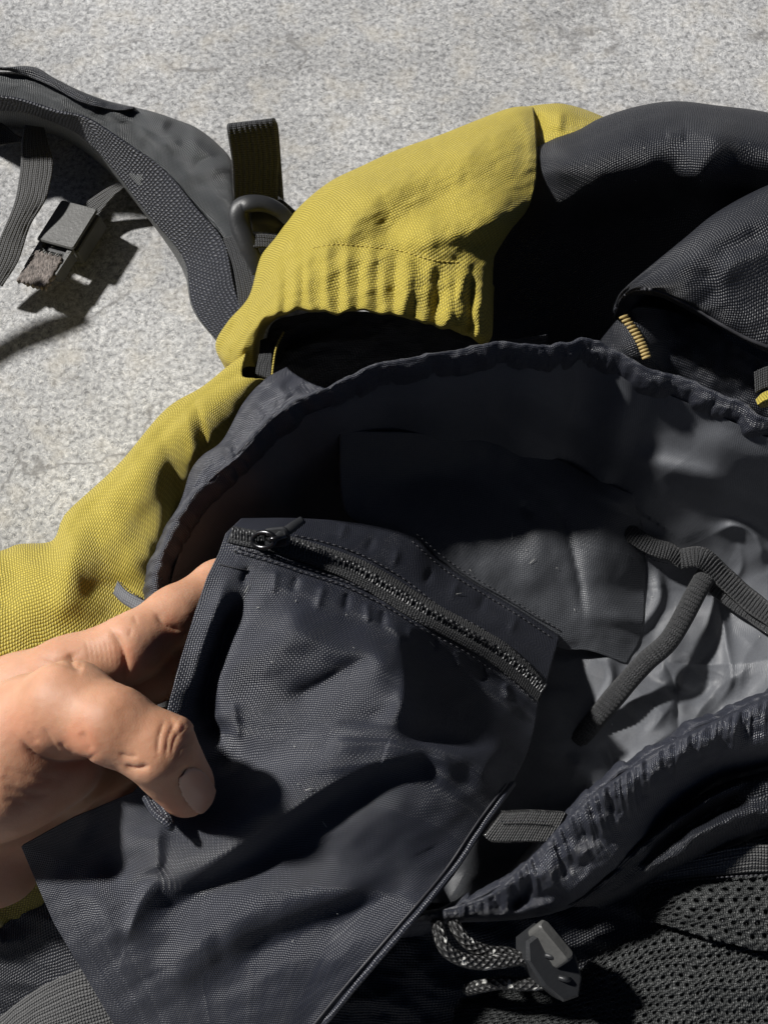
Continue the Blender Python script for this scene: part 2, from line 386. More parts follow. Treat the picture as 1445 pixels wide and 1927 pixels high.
# --- yellow side of the pack -------------------------------------------------
cloth('side_panel', [
    [(-140, 1100, 0), (0, 1080, 0), (60, 1070, 0), (130, 1030, 0), (200, 950, 0), (270, 870, 0), (340, 810, 0), (410, 755, 0), (460, 740, 0)],
    [(-140, 1085, 20), (0, 1060, 20), (60, 1050, 20), (125, 1010, 20), (190, 930, 20), (260, 850, 20), (330, 790, 20), (400, 735, 20), (450, 720, 20)],
    [(-140, 1075, 72.0), (0, 1037, 73.6), (36, 1024, 75.2), (98, 1018, 76.8), (116, 981, 78.4), (134, 956, 80.0), (225, 872, 81.6), (310, 772, 83.2), (380, 728, 84.8), (425, 692, 86.4), (462, 664, 88.0)],
    [(-140, 1120, 88.0), (0, 1075, 89.3), (45, 1060, 90.7), (105, 1045, 92.0), (150, 985, 93.3), (200, 935, 94.7), (262, 862, 96.0), (335, 790, 97.3), (392, 738, 98.7), (455, 705, 100.0)],
    [(-140, 1200, 94.0), (0, 1150, 95.0), (60, 1120, 96.0), (120, 1085, 97.0), (180, 1030, 98.0), (240, 960, 99.0), (290, 880, 100.0), (350, 805, 101.0), (410, 755, 102.0), (480, 712, 103.0)],
    [(-140, 1300, 92.0), (0, 1250, 92.9), (80, 1210, 93.8), (150, 1160, 94.7), (215, 1085, 95.6), (262, 1010, 96.4), (318, 915, 97.3), (360, 850, 98.2), (425, 790, 99.1), (500, 716, 100.0)],
    [(-140, 1420, 86.0), (0, 1400, 86.9), (120, 1340, 87.8), (210, 1260, 88.7), (275, 1150, 89.6), (298, 1065, 90.4), (345, 948, 91.3), (385, 865, 92.2), (440, 818, 93.1), (512, 722, 94.0)],
    [(-140, 1500, 76.0), (0, 1500, 76.9), (160, 1420, 77.8), (260, 1320, 78.7), (312, 1180, 79.6), (330, 1070, 80.4), (372, 955, 81.3), (412, 880, 82.2), (470, 830, 83.1), (540, 740, 84.0)],
], 190, 240, M['yellow'], BP, strokes=[
    ([(300, 780), (318, 850), (335, 930), (330, 1000)], -3.0, (40, 22), 1.8), ([(352, 760), (362, 830), (366, 880)], 1.6, (30, 12), 1.7), ([(366, 745), (380, 800), (392, 850)], -2.0, (6, 26), 1.4),
    ([(120, 965), (140, 1030), (128, 1100), (112, 1190)], 3.2, (44, 30), 1.8), ([(190, 960), (185, 1050), (200, 1150)], -2.4, 44),
    ([(140, 955), (220, 962), (300, 1000)], -1.8, (26, 40)), ([(160, 930), (230, 895), (290, 850)], 1.6, 40),
    ([(40, 1050), (20, 1100), (-20, 1150)], -2.2, 34), ([(250, 1075), (225, 1130), (200, 1180)], -1.8, 34), ([(238, 1080), (262, 1050), (300, 1030)], 1.4, 26),
], nz=[(.9, 150, 90, 40, 11)], key='side')
ribbon('label_tab', ([(222, 1092, 103), (240, 1112, 104), (275, 1130, 105)], [(213, 1117, 103), (232, 1136, 103.5), (266, 1155, 105)]), 40, 12, M['tag'], BP, thick=1.0, bow=.5)
stitches('stitching', None, [(228, 1096, 104.8), (246, 1113, 105.8), (277, 1131, 106.8)], M['thread'], BP, gap=8, ln=5)

# --- back and front body of the pack ----------------------------------------
cloth('front_panel', [
    [(-60, 1800, 60), (60, 1700, 66), (150, 1660, 70), (400, 1640, 74), (700, 1690, 78), (900, 1690, 82), (1100, 1600, 86), (1300, 1480, 90), (1500, 1420, 92), (1700, 1400, 90)],
    [(-60, 1890, 52), (60, 1820, 60), (200, 1790, 66), (400, 1780, 70), (700, 1800, 74), (900, 1790, 78), (1100, 1700, 82), (1300, 1600, 86), (1500, 1560, 88), (1700, 1540, 86)],
    [(-60, 1990, 40), (60, 1960, 50), (200, 1930, 60), (400, 1920, 66), (700, 1920, 70), (900, 1900, 72), (1100, 1850, 76), (1300, 1800, 80), (1500, 1760, 82), (1700, 1740, 80)],
    [(-60, 2150, 20), (60, 2150, 30), (200, 2150, 46), (400, 2150, 56), (700, 2150, 60), (900, 2150, 64), (1100, 2150, 68), (1300, 2150, 70), (1500, 2150, 70), (1700, 2150, 68)],
], 90, 180, M['black'], BP, nz=[(1.6, 120, 60, 20, 21)], key='front')
cloth('side_panel', [
    [(-120, 1640, 70), (-20, 1640, 72), (40, 1650, 74), (120, 1640, 78)],
    [(-120, 1740, 58), (-20, 1745, 61), (30, 1740, 62), (70, 1720, 64)],
    [(-120, 1880, 30), (-30, 1860, 34), (10, 1815, 46), (45, 1770, 50)],
], 50, 50, M['yellow'], BP, nz=[(1., 60, 40, 60, 24)])

# --- collar (drawstring rim) and lining -------------------------------------
CREST = [(302, 1200, 98), (296, 1112, 100), (318, 1022, 104), (347, 960, 107), (395, 898, 109), (455, 846, 112), (513, 783, 114), (560, 754, 115), (620, 730, 116), (700, 692, 117), (780, 674, 118), (850, 662, 118), (930, 648, 118), (1000, 651, 117), (1060, 649, 116), (1105, 641, 115), (1150, 656, 114), (1200, 688, 113), (1250, 702, 112), (1330, 735, 112), (1445, 785, 112), (1620, 870, 110), (1740, 1050, 110), (1620, 1235, 112), (1445, 1306, 116), (1370, 1340, 117), (1300, 1372, 118), (1210, 1424, 118), (1110, 1496, 116), (1060, 1550, 112), (980, 1640, 105), (870, 1700, 98), (775, 1730, 94), (600, 1745, 90), (450, 1680, 90), (350, 1460, 94)]
NS = 900
cr = spline(CREST, NS + 1, closed=True)[:-1]
ss = np.linspace(0, 1, NS, endpoint=False); ang = ss * 2 * np.pi
P0 = at(cr[:, 0], cr[:, 1], cr[:, 2]); CEN = at(1110, 1230, 38)
inw = (CEN - P0); inw[:, 2] = 0; inw /= np.linalg.norm(inw, axis=1, keepdims=True)
def cyc(f, seed):                      # noise that closes round the rim
    return noise2(np.cos(ang) * f, np.sin(ang) * f, seed)
front = np.clip((cr[:, 1] - 1200) / 200, 0, 1) * np.clip((cr[:, 0] - 900) / 150, 0, 1)
back = np.clip((900 - cr[:, 1]) / 200, 0, 1)
gath = cyc(9, 3) * 1.3 * (.6 + cyc(4, 12)) + cyc(20, 5) * 1.0 * (.5 + cyc(5, 13)) + cyc(55, 6) * .3
# cross-section of the drawcord channel: (inward mm, up mm, gather weight)
SEC = [(-9, -34, .3), (-7, -24, .6), (-5.0, -14, 1.0), (-3.4, -7, 1.2), (-2.2, -2.5, .9), (-.6, .2, .7), (.8, -.4, .8), (2.2, -3, 1.1), (2.8, -7, 1.2), (2.4, -12, .6), (2.2, -15, .2)]
rows = []
for iw, up, gw in SEC:
    # the front lip leans out over the mesh pocket
    ff = front[:, None]
    lean = np.where(iw < 0, 1.0, 1.0)
    wl = (np.clip((640 - cr[:, 0]) / 140, 0, 1) * np.clip((1250 - cr[:, 1]) / 150, 0, 1))[:, None] * (iw < 0)
    iw = iw * (1 + .12 * wl); up = up * (1 - .40 * wl)
    q = P0 + inw * (iw * .001 * (1 + .25 * ff * (np.min(iw) < 0)) + gath[:, None] * gw * (.0015 + .0006 * ff)) + np.array([0, 0, 1.]) * (up * .001 + ((cyc(11, 9) + .4 * cyc(33, 10)) * .0009 * gw)[:, None])
    rows.append(q)
D = across(np.array(rows), 48); D = np.concatenate([D, D[:, :1]], 1)
Uc, Vc = proj(D)
dz = stroke_field(Uc, Vc, [
    ([(505, 720), (470, 770), (425, 850), (365, 930)], -1.2, 10), ([(560, 720), (620, 705)], 2, 12),
]) + .5 * fbm(Uc / 30, Vc / 22, 44, 3)
sheet('collar', towards(D, dz), M['pocket'], BP, 'collar', .5)
cloth('collar_band', [
    [(270, 1220, 92), (291, 1113, 94), (308, 1020, 96), (342, 938, 98), (358, 888, 99), (381, 857, 100), (419, 828, 101), (458, 758, 101), (498, 714, 101), (540, 690, 98)],
    [(275, 1220, 96), (296, 1113, 98), (314, 1020, 100), (349, 938, 102), (366, 888, 103), (390, 858, 104), (429, 828, 105), (468, 762, 105), (508, 722, 104), (550, 700, 101)],
    [(282, 1218, 97), (298, 1112, 99), (317, 1022, 103), (350, 948, 106), (380, 892, 108), (415, 860, 109), (449, 832, 111), (492, 772, 112), (534, 740, 111), (580, 718, 108)],
    [(292, 1216, 97), (301, 1112, 99), (321, 1024, 103), (352, 960, 106), (399, 900, 109), (434, 872, 111), (462, 846, 112), (517, 785, 114), (563, 756, 114), (620, 734, 112)],
], 50, 200, M['pocket'], BP, strokes=[([(440, 850), (480, 790), (520, 745)], -1.2, 9), ([(360, 930), (400, 880), (440, 850)], -1.0, 8), ([(520, 720), (545, 750)], 1.6, 10), ([(470, 765), (500, 790)], 1.2, 9), ([(420, 835), (440, 865)], 1.2, 9)], nz=[(.8, 40, 20, -45, 46)], key='band')
cloth('back_panel', [
    [(440, 690, 46), (520, 640, 46), (650, 620, 46), (1000, 640, 46), (1400, 700, 46)],
    [(430, 730, 48), (520, 700, 50), (650, 680, 50), (1000, 680, 50), (1400, 740, 50)],
    [(420, 800, 40), (520, 780, 46), (650, 760, 46), (1000, 740, 46), (1400, 800, 46)],
], 30, 80, M['black'], BP)
# lining bowl
LS = [(2.4, -9), (3.2, -16), (6, -30), (9, -48), (14, -66), (24, -82), (40, -92)]
rows = []
for iw, dn in LS:
    rows.append(P0 + inw * (iw * .001) * (1 - .93 * np.clip((cr[:, 1:2] - 1150) / 150, 0, 1) * np.clip((cr[:, :1] - 700) / 150, 0, 1)) + np.array([0, 0, 1.]) * np.minimum(dn * .001, -.0) * (P0[:, 2:3] - .034) / .092)
last = rows[-1]
for f in (.25, .5, .75, 1.0): rows.append(last * (1 - f) + CEN * f + np.array([0, 0, -.004]) * f)
D = across(np.array(rows), 260); D = np.concatenate([D, D[:, :1]], 1)
Uc, Vc = proj(D)
lin = [
    ([(1170, 990), (1190, 940), (1290, 900), (1420, 900)], 5, (40, 60)), ([(1300, 830), (1400, 850), (1500, 900)], 4, 40),
    ([(1330, 1010), (1380, 990), (1420, 1010), (1440, 1080)], 5.5, (18, 26), 1.3), ([(1385, 1010), (1395, 1060), (1380, 1100)], 1.6, 7, 1.2),
    ([(1350, 1120), (1365, 1200), (1375, 1280), (1345, 1330)], 3.2, (10, 16), 1.2), ([(1265, 1170), (1255, 1230), (1240, 1290)], 2.8, (26, 16)),
    ([(1250, 1290), (1300, 1310), (1340, 1290)], -2.4, 12), ([(1240, 1230), (1270, 1290), (1275, 1360), (1285, 1400)], -2.0, 9, 1.2),
    ([(1130, 1390), (1150, 1440), (1140, 1500)], -2.2, 12), ([(1180, 1350), (1210, 1330), (1260, 1345)], 2.6, 24),
    ([(1060, 1420), (1110, 1460), (1120, 1530)], 3.0, 22), ([(1200, 1100), (1180, 1180), (1110, 1290)], 3, 24),
    ([(1230, 1060), (1240, 1130), (1190, 1200)], 3.0, (10, 14)), ([(1130, 1210), (1170, 1190), (1195, 1165)], -4, 18),
    ([(1140, 1240), (1150, 1280), (1120, 1340)], 2.4, 9),
    ([(1150, 1490), (1215, 1410), (1320, 1345)], 2.6, (18, 26), 1.5), ([(1200, 1400), (1260, 1330), (1300, 1250)], 2.4, (14, 22), 1.4), ([(1290, 1380), (1345, 1300), (1420, 1250)], 2.2, (14, 20), 1.4), ([(1390, 1320), (1400, 1240), (1440, 1180)], 2.0, (12, 18), 1.4),
    ([(1000, 760), (1150, 820), (1300, 900)], 3, 40), ([(1120, 850), (1300, 890), (1460, 960)], 3, 22),
]
dz = stroke_field(Uc, Vc, lin) + 2.4 * fbm(Uc / 170, Vc / 130, 31, 2) * np.linspace(.12, 1, 260)[:, None] ** .4 - (.9 * np.abs(fbm(Uc / 130, Vc / 95, 33, 1)) ** .8 + .25 * np.abs(fbm(Uc / 60 + 3, Vc / 40, 38, 1)) ** .8) * np.linspace(.12, 1, 260)[:, None] ** .4
sheet('lining', towards(D, dz), M['lining'], BP, 'lining', 0)

# lining panel between the pocket seam and the far wall
def hl(u, v, off):
    p = on('lining', u, v, off)[0]; return (u, v, p[2] * 1000)
def meet_lining(U, V, H, S, T):          # the right side lies down on the lining
    e = on('lining', U[:, -1], V[:, -1], .2)[:, 2:3] * 1000; w = np.clip((S - .72) / .28, 0, 1); w = w * w * (3 - 2 * w)
    return U, V, H + w * (e - H[:, -1:])
cloth('lining_panel', [
    [hl(640, 810, -1), hl(800, 815, -1), hl(900, 825, -1), hl(1040, 860, -1), hl(1120, 900, -1), hl(1190, 930, -2)],
    [(640, 890, 80), (790, 890, 65), (900, 905, 60), (1045, 945, 55), (1130, 980, 51), hl(1210, 1000, -2)],
    [(650, 960, 74), (790, 980, 64), (910, 1030, 58), (1050, 1070, 52), (1135, 1080, 47), hl(1215, 1090, -2)],
    [(690, 992, 72), (800, 1035, 62), (915, 1105, 53), (1045, 1185, 43), (1130, 1180, 41), hl(1210, 1190, -2)],
    [(710, 1030, 62), (800, 1070, 56), (910, 1140, 48), (1040, 1215, 38), (1110, 1225, 36), hl(1180, 1250, -3)],
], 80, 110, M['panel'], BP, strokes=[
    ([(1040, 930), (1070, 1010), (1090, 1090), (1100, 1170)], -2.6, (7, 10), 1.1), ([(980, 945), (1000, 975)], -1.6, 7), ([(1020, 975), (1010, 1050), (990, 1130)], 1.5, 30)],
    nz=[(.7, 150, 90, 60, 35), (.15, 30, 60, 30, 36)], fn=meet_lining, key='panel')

# --- ribbed binding inside: seam pieces and the dangling webbing -------------
def binding(name, path, width, ribs, key='lining', lift=2.0, amp=.5, prof=1.2, m='webbing'):
    q = spline(path, 460); tg = np.gradient(q[:, :2], axis=0); tg /= np.linalg.norm(tg, axis=1, keepdims=True)
    nrm = np.stack([-tg[:, 1], tg[:, 0]], 1); k = 14; t = np.linspace(-1, 1, k)
    wv = width * (1 + .10 * noise2(np.linspace(0, 5, 460), 0 * q[:, 0], 61))
    uv = q[:, None, :2] + nrm[:, None] * t[None, :, None] * wv[:, None, None] / 2
    P = at(uv[..., 0], uv[..., 1], np.broadcast_to(q[:, 2:3], uv.shape[:2]))
    dz = prof * np.sqrt(np.clip(1 - t ** 2, 0, 1))[None] + amp * np.abs(np.sin(np.linspace(0, np.pi * ribs, 460)))[:, None] * np.clip(1 - t ** 4, 0, 1)
    P = towards(P, dz)
    # one closed shell: the top and a flat underside
    return sheet(name, P, M[m], BP, None, 1.2)
binding('ribbed_binding', [hl(1158, 985, 4), hl(1180, 1000, 5), hl(1225, 1028, 6), hl(1262, 1040, 6), hl(1285, 1055, 6)], 34, 26)
binding('ribbed_binding', [hl(1280, 1052, 7), hl(1320, 1050, 8), hl(1360, 1085, 7), hl(1410, 1130, 6), hl(1470, 1175, 5)], 40, 34, amp=.55)
binding('ribbed_binding', [hl(1330, 1100, 4), hl(1375, 1135, 4), hl(1420, 1165, 4), hl(1470, 1200, 4)], 22, 24, amp=.3)
a_, b_ = hl(1330, 1080, 7), hl(1082, 1400, -3)
binding('webbing_cord', [a_, (1312, 1110, a_[2] + 1), (1262, 1200, a_[2] + 3), (1215, 1245, a_[2] + 3), (1165, 1300, (a_[2] + b_[2]) / 2 + 6), b_], 40, 46, amp=.75, prof=2.6)
stitches('stitching', 'lining', [(1172, 1010), (1220, 1050), (1262, 1062)], M['thread'], BP, gap=8, ln=5, off=5)

# --- the zipped pocket held in the hand --------------------------------------
ROWS = [
    [(455, 975, 102), (560, 975, 94), (680, 985, 80), (779, 1011, 69), (838, 1062, 62), (902, 1103, 56), (971, 1144, 50), (1053, 1196, 42)],
    [(425, 1004, 111), (500, 1012, 110), (604, 1046, 104), (674, 1075, 99), (742, 1116, 93), (811, 1157, 87), (879, 1194, 80), (948, 1235, 71), (1024, 1297, 61)],
    [(412, 1040, 114), (500, 1050, 112), (583, 1071, 108), (656, 1096, 103), (729, 1130, 97), (802, 1176, 89), (879, 1217, 81), (939, 1258, 73), (1013, 1322, 62)],
    [(390, 1085, 117), (480, 1100, 115), (570, 1120, 113), (650, 1150, 109), (730, 1185, 103), (790, 1230, 90), (860, 1270, 78), (930, 1305, 70), (1006, 1365, 59)],
    [(368, 1150, 119), (460, 1170, 116), (560, 1190, 116), (650, 1220, 113), (735, 1250, 109), (800, 1300, 91), (870, 1335, 80), (930, 1365, 73), (990, 1420, 64)],
    [(340, 1242, 121), (440, 1260, 116), (550, 1280, 115), (650, 1300, 114), (740, 1320, 111), (805, 1355, 97), (875, 1390, 89), (920, 1415, 84), (968, 1465, 77)],
    [(316, 1335, 121), (420, 1360, 115), (540, 1375, 113), (650, 1385, 113), (740, 1390, 110), (820, 1415, 103), (880, 1440, 98), (920, 1470, 94), (950, 1500, 90)],
    [(306, 1420, 119), (410, 1450, 114), (530, 1460, 114), (640, 1455, 114), (740, 1450, 111), (810, 1470, 106), (860, 1500, 101), (890, 1520, 97), (916, 1545, 93)],
    [(250, 1491, 116), (380, 1530, 115), (500, 1535, 115), (610, 1530, 113), (710, 1520, 110), (780, 1540, 105), (830, 1560, 101), (860, 1580, 98), (885, 1598, 95)],
    [(140, 1537, 113), (290, 1590, 114), (430, 1610, 113), (560, 1600, 111), (670, 1590, 108), (740, 1605, 104), (790, 1620, 101), (820, 1640, 99), (848, 1645, 97)],
    [(40, 1592, 105.5), (210, 1650, 108.5), (360, 1680, 108.5), (490, 1680, 107.5), (600, 1670, 106.5), (680, 1675, 104.5), (740, 1685, 103.5), (780, 1700, 103.5), (806, 1697, 102.5)],
    [(72, 1668, 103.5), (210, 1725, 105.5), (340, 1750, 105.5), (460, 1755, 104.5), (560, 1745, 104.5), (640, 1745, 103.5), (690, 1750, 103.5), (730, 1760, 103.5), (758, 1752, 103.5)],
    [(102, 1737, 100.5), (220, 1790, 101.5), (340, 1815, 101.5), (440, 1820, 101.5), (530, 1810, 102.5), (600, 1805, 102.5), (650, 1810, 102.5), (680, 1815, 102.5), (712, 1800, 102.5)],
    [(160, 1835, 95.5), (260, 1870, 96.5), (360, 1885, 97.5), (440, 1885, 98.5), (510, 1875, 99.5), (570, 1870, 99.5), (610, 1870, 99.5), (640, 1870, 99.5), (666, 1858, 99.5)],
    [(225, 1945, 88.5), (300, 1960, 90.5), (380, 1965, 92.5), (440, 1965, 93.5), (500, 1955, 94.5), (540, 1950, 94.5), (565, 1945, 94.5), (585, 1945, 94.5), (605, 1932, 94.5)],
    [(285, 2050, 80.5), (350, 2060, 82.5), (400, 2060, 84.5), (440, 2060, 85.5), (480, 2060, 86.5), (500, 2055, 86.5), (520, 2050, 86.5), (535, 2050, 86.5), (545, 2045, 86.5)],
]
def square_corner(U, V, H, S, T):         # the side edges run straight from corner to corner, the cloth between stays smooth
    E = np.array([r[0] for r in ROWS], float); x = T[:, 0] * (len(ROWS) - 1); w = np.clip(1 - S / .22, 0, 1) ** 2
    d = [np.interp(x, np.arange(len(ROWS)), E[:, k])[:, None] for k in range(3)]
    return U + w * (d[0] - U[:, :1]), V + w * (d[1] - V[:, :1]), H
pk = [
    # long diagonal fold and the steep drop below it
    ([(290, 1672), (330, 1652), (409, 1612), (511, 1546), (620, 1473), (730, 1424), (830, 1412), (930, 1430)], 4.8, (90, 32), 1.9),
    ([(232, 1782), (292, 1722), (350, 1695), (430, 1650), (530, 1582), (640, 1506), (730, 1458), (860, 1444), (930, 1448)], -3.0, (24, 40), 1.9),
    ([(300, 1552), (297, 1600), (298, 1655)], 2.0, (12, 40), 1.4), ([(297, 1650), (262, 1700), (236, 1780)], 3.0, (34, 12), 1.4),
    ([(330, 1810), (420, 1765), (520, 1728), (640, 1680), (760, 1620)], 3.4, (70, 34)), ([(423, 1778), (540, 1750), (640, 1722), (740, 1690)], -2.6, (30, 46)),
    # left edge hem and the dark hollow beside it
    ([(436, 1075), (402, 1165), (372, 1260), (352, 1330)], 4.0, (34, 18), 1.6), ([(478, 1090), (446, 1150), (416, 1215), (392, 1290), (392, 1350), (425, 1420)], -8.5, (20, 30), 1.6),
    ([(392, 1350), (412, 1410), (430, 1460)], -4.5, 36), ([(452, 1395), (444, 1350), (436, 1318)], 1.3, (16, 8), 1.3),
    ([(530, 1325), (600, 1290), (660, 1255), (712, 1225)], -2.6, (18, 26), 1.6), ([(470, 1290), (520, 1220), (600, 1150)], 2.0, 46),
    ([(430, 1530), (540, 1470), (640, 1400), (720, 1370)], 2.5, (40, 40)), ([(560, 1450), (650, 1370), (760, 1330)], -1.2, 18),
    # right: the cloth turns away
    ([(728, 1150), (764, 1230), (762, 1306), (738, 1378)], 5.0, (80, 20), 1.7), ([(745, 1386), (830, 1388), (940, 1402)], -3.0, (30, 14)),
    ([(800, 1450), (880, 1425), (955, 1455)], 4.0, (40, 40)), ([(850, 1245), (920, 1300), (990, 1350)], 1.4, 12),
    ([(310, 1860), (360, 1800), (420, 1780)], 1.6, 40), ([(160, 1660), (200, 1720), (230, 1790)], 1.4, (30, 20)),
    ([(100, 1610), (170, 1640), (250, 1640)], -2.0, 40), ([(150, 1560), (210, 1600), (250, 1660)], -3.0, 46),
    # short puckers along the zip stitching
] + [([(x, y), (x + dx, y + dy)], a, 8, 1.6) for x, y, dx, dy, a in (
    (470, 1062, -14, 40, -1.2), (520, 1072, -6, 46, .9), (560, 1082, -10, 34, -1), (610, 1098, -14, 50, 1.1), (655, 1112, -6, 40, -1.3), (690, 1130, 4, 44, 1.2), (722, 1146, -4, 36, -1.2), (770, 1175, 6, 40, .9), (815, 1195, 2, 36, -1.2), (860, 1222, 8, 40, 1.1), (905, 1250, 6, 36, -1.2), (950, 1282, 6, 36, .9),
    (640, 1015, 12, -30, 1.0), (690, 1040, 14, -30, -1), (740, 1066, 10, -34, 1.1), (800, 1100, 12, -30, -1.2), (850, 1125, 12, -32, 1.1), (900, 1152, 12, -30, -1), (960, 1190, 12, -30, 1))] + [
    ([(770, 1020), (850, 1082), (930, 1135), (1000, 1175)], -1.2, 12)]
SPK = cloth('inner_pocket', ROWS, 260, 260, M['pocket'], BP, strokes=pk, fn=square_corner, nz=[(.7, 220, 100, -28, 51)], key='pocket', thick=.7)
# hem along the right edge and the turned left edge
def edge_cord(name, path, key, rad, m, parent, off=.1):
    q = spline(path, 90); P = on(key, q[:, 0], q[:, 1], off); V, F, uv = tube(P, rad, 120, 8); return mesh(name, V, F, m, parent, uv)
edge_cord('hem', [(965, 1475), (912, 1548), (846, 1647), (756, 1753), (664, 1860), (600, 1938)], 'pocket', .0009, M['pocket'], SPK)
edge_cord('hem', [(952, 1476), (898, 1548), (832, 1645), (742, 1750), (650, 1856), (586, 1934)], 'pocket', .00035, M['thread'], SPK)
# fold of cloth pinched under the thumb
V, F, uv = tube(at([275, 292, 312, 322, 312, 292], [1500, 1528, 1546, 1556, 1530, 1505], [121, 123, 124, 123, 123, 122]), .0012, 50, 8)
mesh('pinched_hem', V, F, M['pocket'], SPK, uv)

# --- zipper -------------------------------------------------------------------
ZP = [(432, 1003), (450, 1008), (537, 1023), (605, 1048), (674, 1075), (742, 1116), (811, 1157), (879, 1194), (948, 1235), (1014, 1292), (1022, 1302)]
ZT = [(440, 990), (470, 996), (548, 1009), (618, 1031), (690, 1057), (760, 1098), (828, 1140), (895, 1177), (962, 1216), (1020, 1272), (1030, 1288)]
ZB = [(428, 1018), (446, 1024), (525, 1040), (592, 1065), (660, 1092), (727, 1132), (796, 1175), (864, 1212), (935, 1255), (1004, 1312), (1014, 1322)]
A, B = spline(ZT, 200), spline(ZB, 200); t = np.linspace(0, 1, 10)[None, :, None]; G = A[:, None] * (1 - t) + B[:, None] * t
ZP3 = on('pocket', G[..., 0].ravel(), G[..., 1].ravel(), .9).reshape(200, 10, 3)
for _ in range(60): ZP3[1:-1] = ZP3[1:-1] * .4 + (ZP3[:-2] + ZP3[2:]) * .3
ZP3 = towards(ZP3, np.full((200, 10), .35))
ZO = sheet('zipper', ZP3, M['webbing'], BP, 'ztape', .5); ZO['label'] = 'black coil zip across the top of the inner pocket'
q = spline(ZP, 600); s = np.concatenate([[0], np.cumsum(np.linalg.norm(np.diff(q, axis=0), axis=1))])
J = Join(); c = np.arange(6, s[-1] - 4, 5.6)
U, V_ = np.interp(c, s, q[:, 0]), np.interp(c, s, q[:, 1]); P = on('ztape', U, V_, .75); TG = np.gradient(P, axis=0); TG /= np.linalg.norm(TG, axis=1, keepdims=True)
for i in range(len(c)):
    ez = CAM - P[i]; ez /= np.linalg.norm(ez); sx = np.cross(TG[i], ez); sd_ = 1 if i % 2 else -1
    o = P[i] + sx * sd_ * .0002; sl_ = TG[i] * .00035
    pts = [o - sx * .0021 - ez * .0003 - sl_, o - sx * .0014 + ez * .0006 - sl_ * .6, o + ez * (.00025 + .0001 * sd_), o + sx * .0014 + ez * .0006 + sl_ * .6, o + sx * .0021 - ez * .0003 + sl_]
    V, F, uv = tube(pts, [.00030, .00040, .00034, .00040, .00030], 8, 6); J.add(V, F, uv)
J.make('zipper_teeth', M['coil'], ZO, stuff=True)
for path in ([(555, 1007), (628, 1025), (697, 1052), (765, 1093), (825, 1139), (902, 1180), (948, 1212), (1007, 1258)], [(446, 1030), (514, 1048), (583, 1071), (656, 1096), (729, 1130), (802, 1176), (879, 1217), (939, 1258), (1007, 1322)], [(438, 1036), (510, 1056), (578, 1079), (652, 1104), (724, 1140), (797, 1185), (874, 1226), (934, 1268)]):
    stitches('stitching', 'pocket', path, M['thread'], SPK, gap=12, ln=9, rad=.00026, off=1.0)
for path in ([(775, 1018), (834, 1070), (898, 1111), (967, 1153), (1046, 1205)], [(784, 1005), (843, 1055), (907, 1096), (976, 1137), (1056, 1188)]):
    stitches('stitching', 'pocket', path, M['thread'], SPK, gap=11, ln=8, rad=.00024, off=.3)
stitches('stitching', 'pocket', [(414, 1062), (440, 1068), (468, 1074)], M['thread'], SPK, gap=4, ln=3.4, rad=.0003, off=.3)
# slider with its puller: body, ring eye, puller
o, ex, ey, ez = frame(525, 1010, 114.5, (60, -8), (-.25, -.45, .8))
sl = Join(); V, F = slab(rrect(-.0042, -.0030, .0036, .0030, .0016), .0022, ex, ey, ez, o, .0030); sl.add(V, F)
zs = sl.make('zip_slider', M['plastic'], ZO, smooth=False)
th = np.linspace(0, 2 * np.pi, 22, endpoint=False)
ringp = [o + ex * (-.0036 + .0038 * math.cos(a)) + ey * (.0023 * math.sin(a) - .0002) + ez * (.0034 + .0006 * math.cos(a)) for a in th]; ringp.append(ringp[0])
V, F, uv = tube(ringp, .00085, 60, 8); mesh('puller_ring', V, F, M['metal'], ZO)
ap = [o + ex * x + ez * z for x, z in ((-.0030, .0018), (-.0010, .0046), (.0012, .0046), (.0030, .0018))]
V, F, uv = tube(ap, .0008, 20, 8); mesh('slider_bridge', V, F, M['metal'], ZO)
a0 = o + ex * .0005 + ez * .0035
pull = [a0, at(550, 992, 116), at(570, 978, 114)]
V, F, uv = tube(pull, [.0012, .0016, .0013], 20, 8, flat=.45, up=ez); mesh('puller', V, F, M['plastic'], ZO)

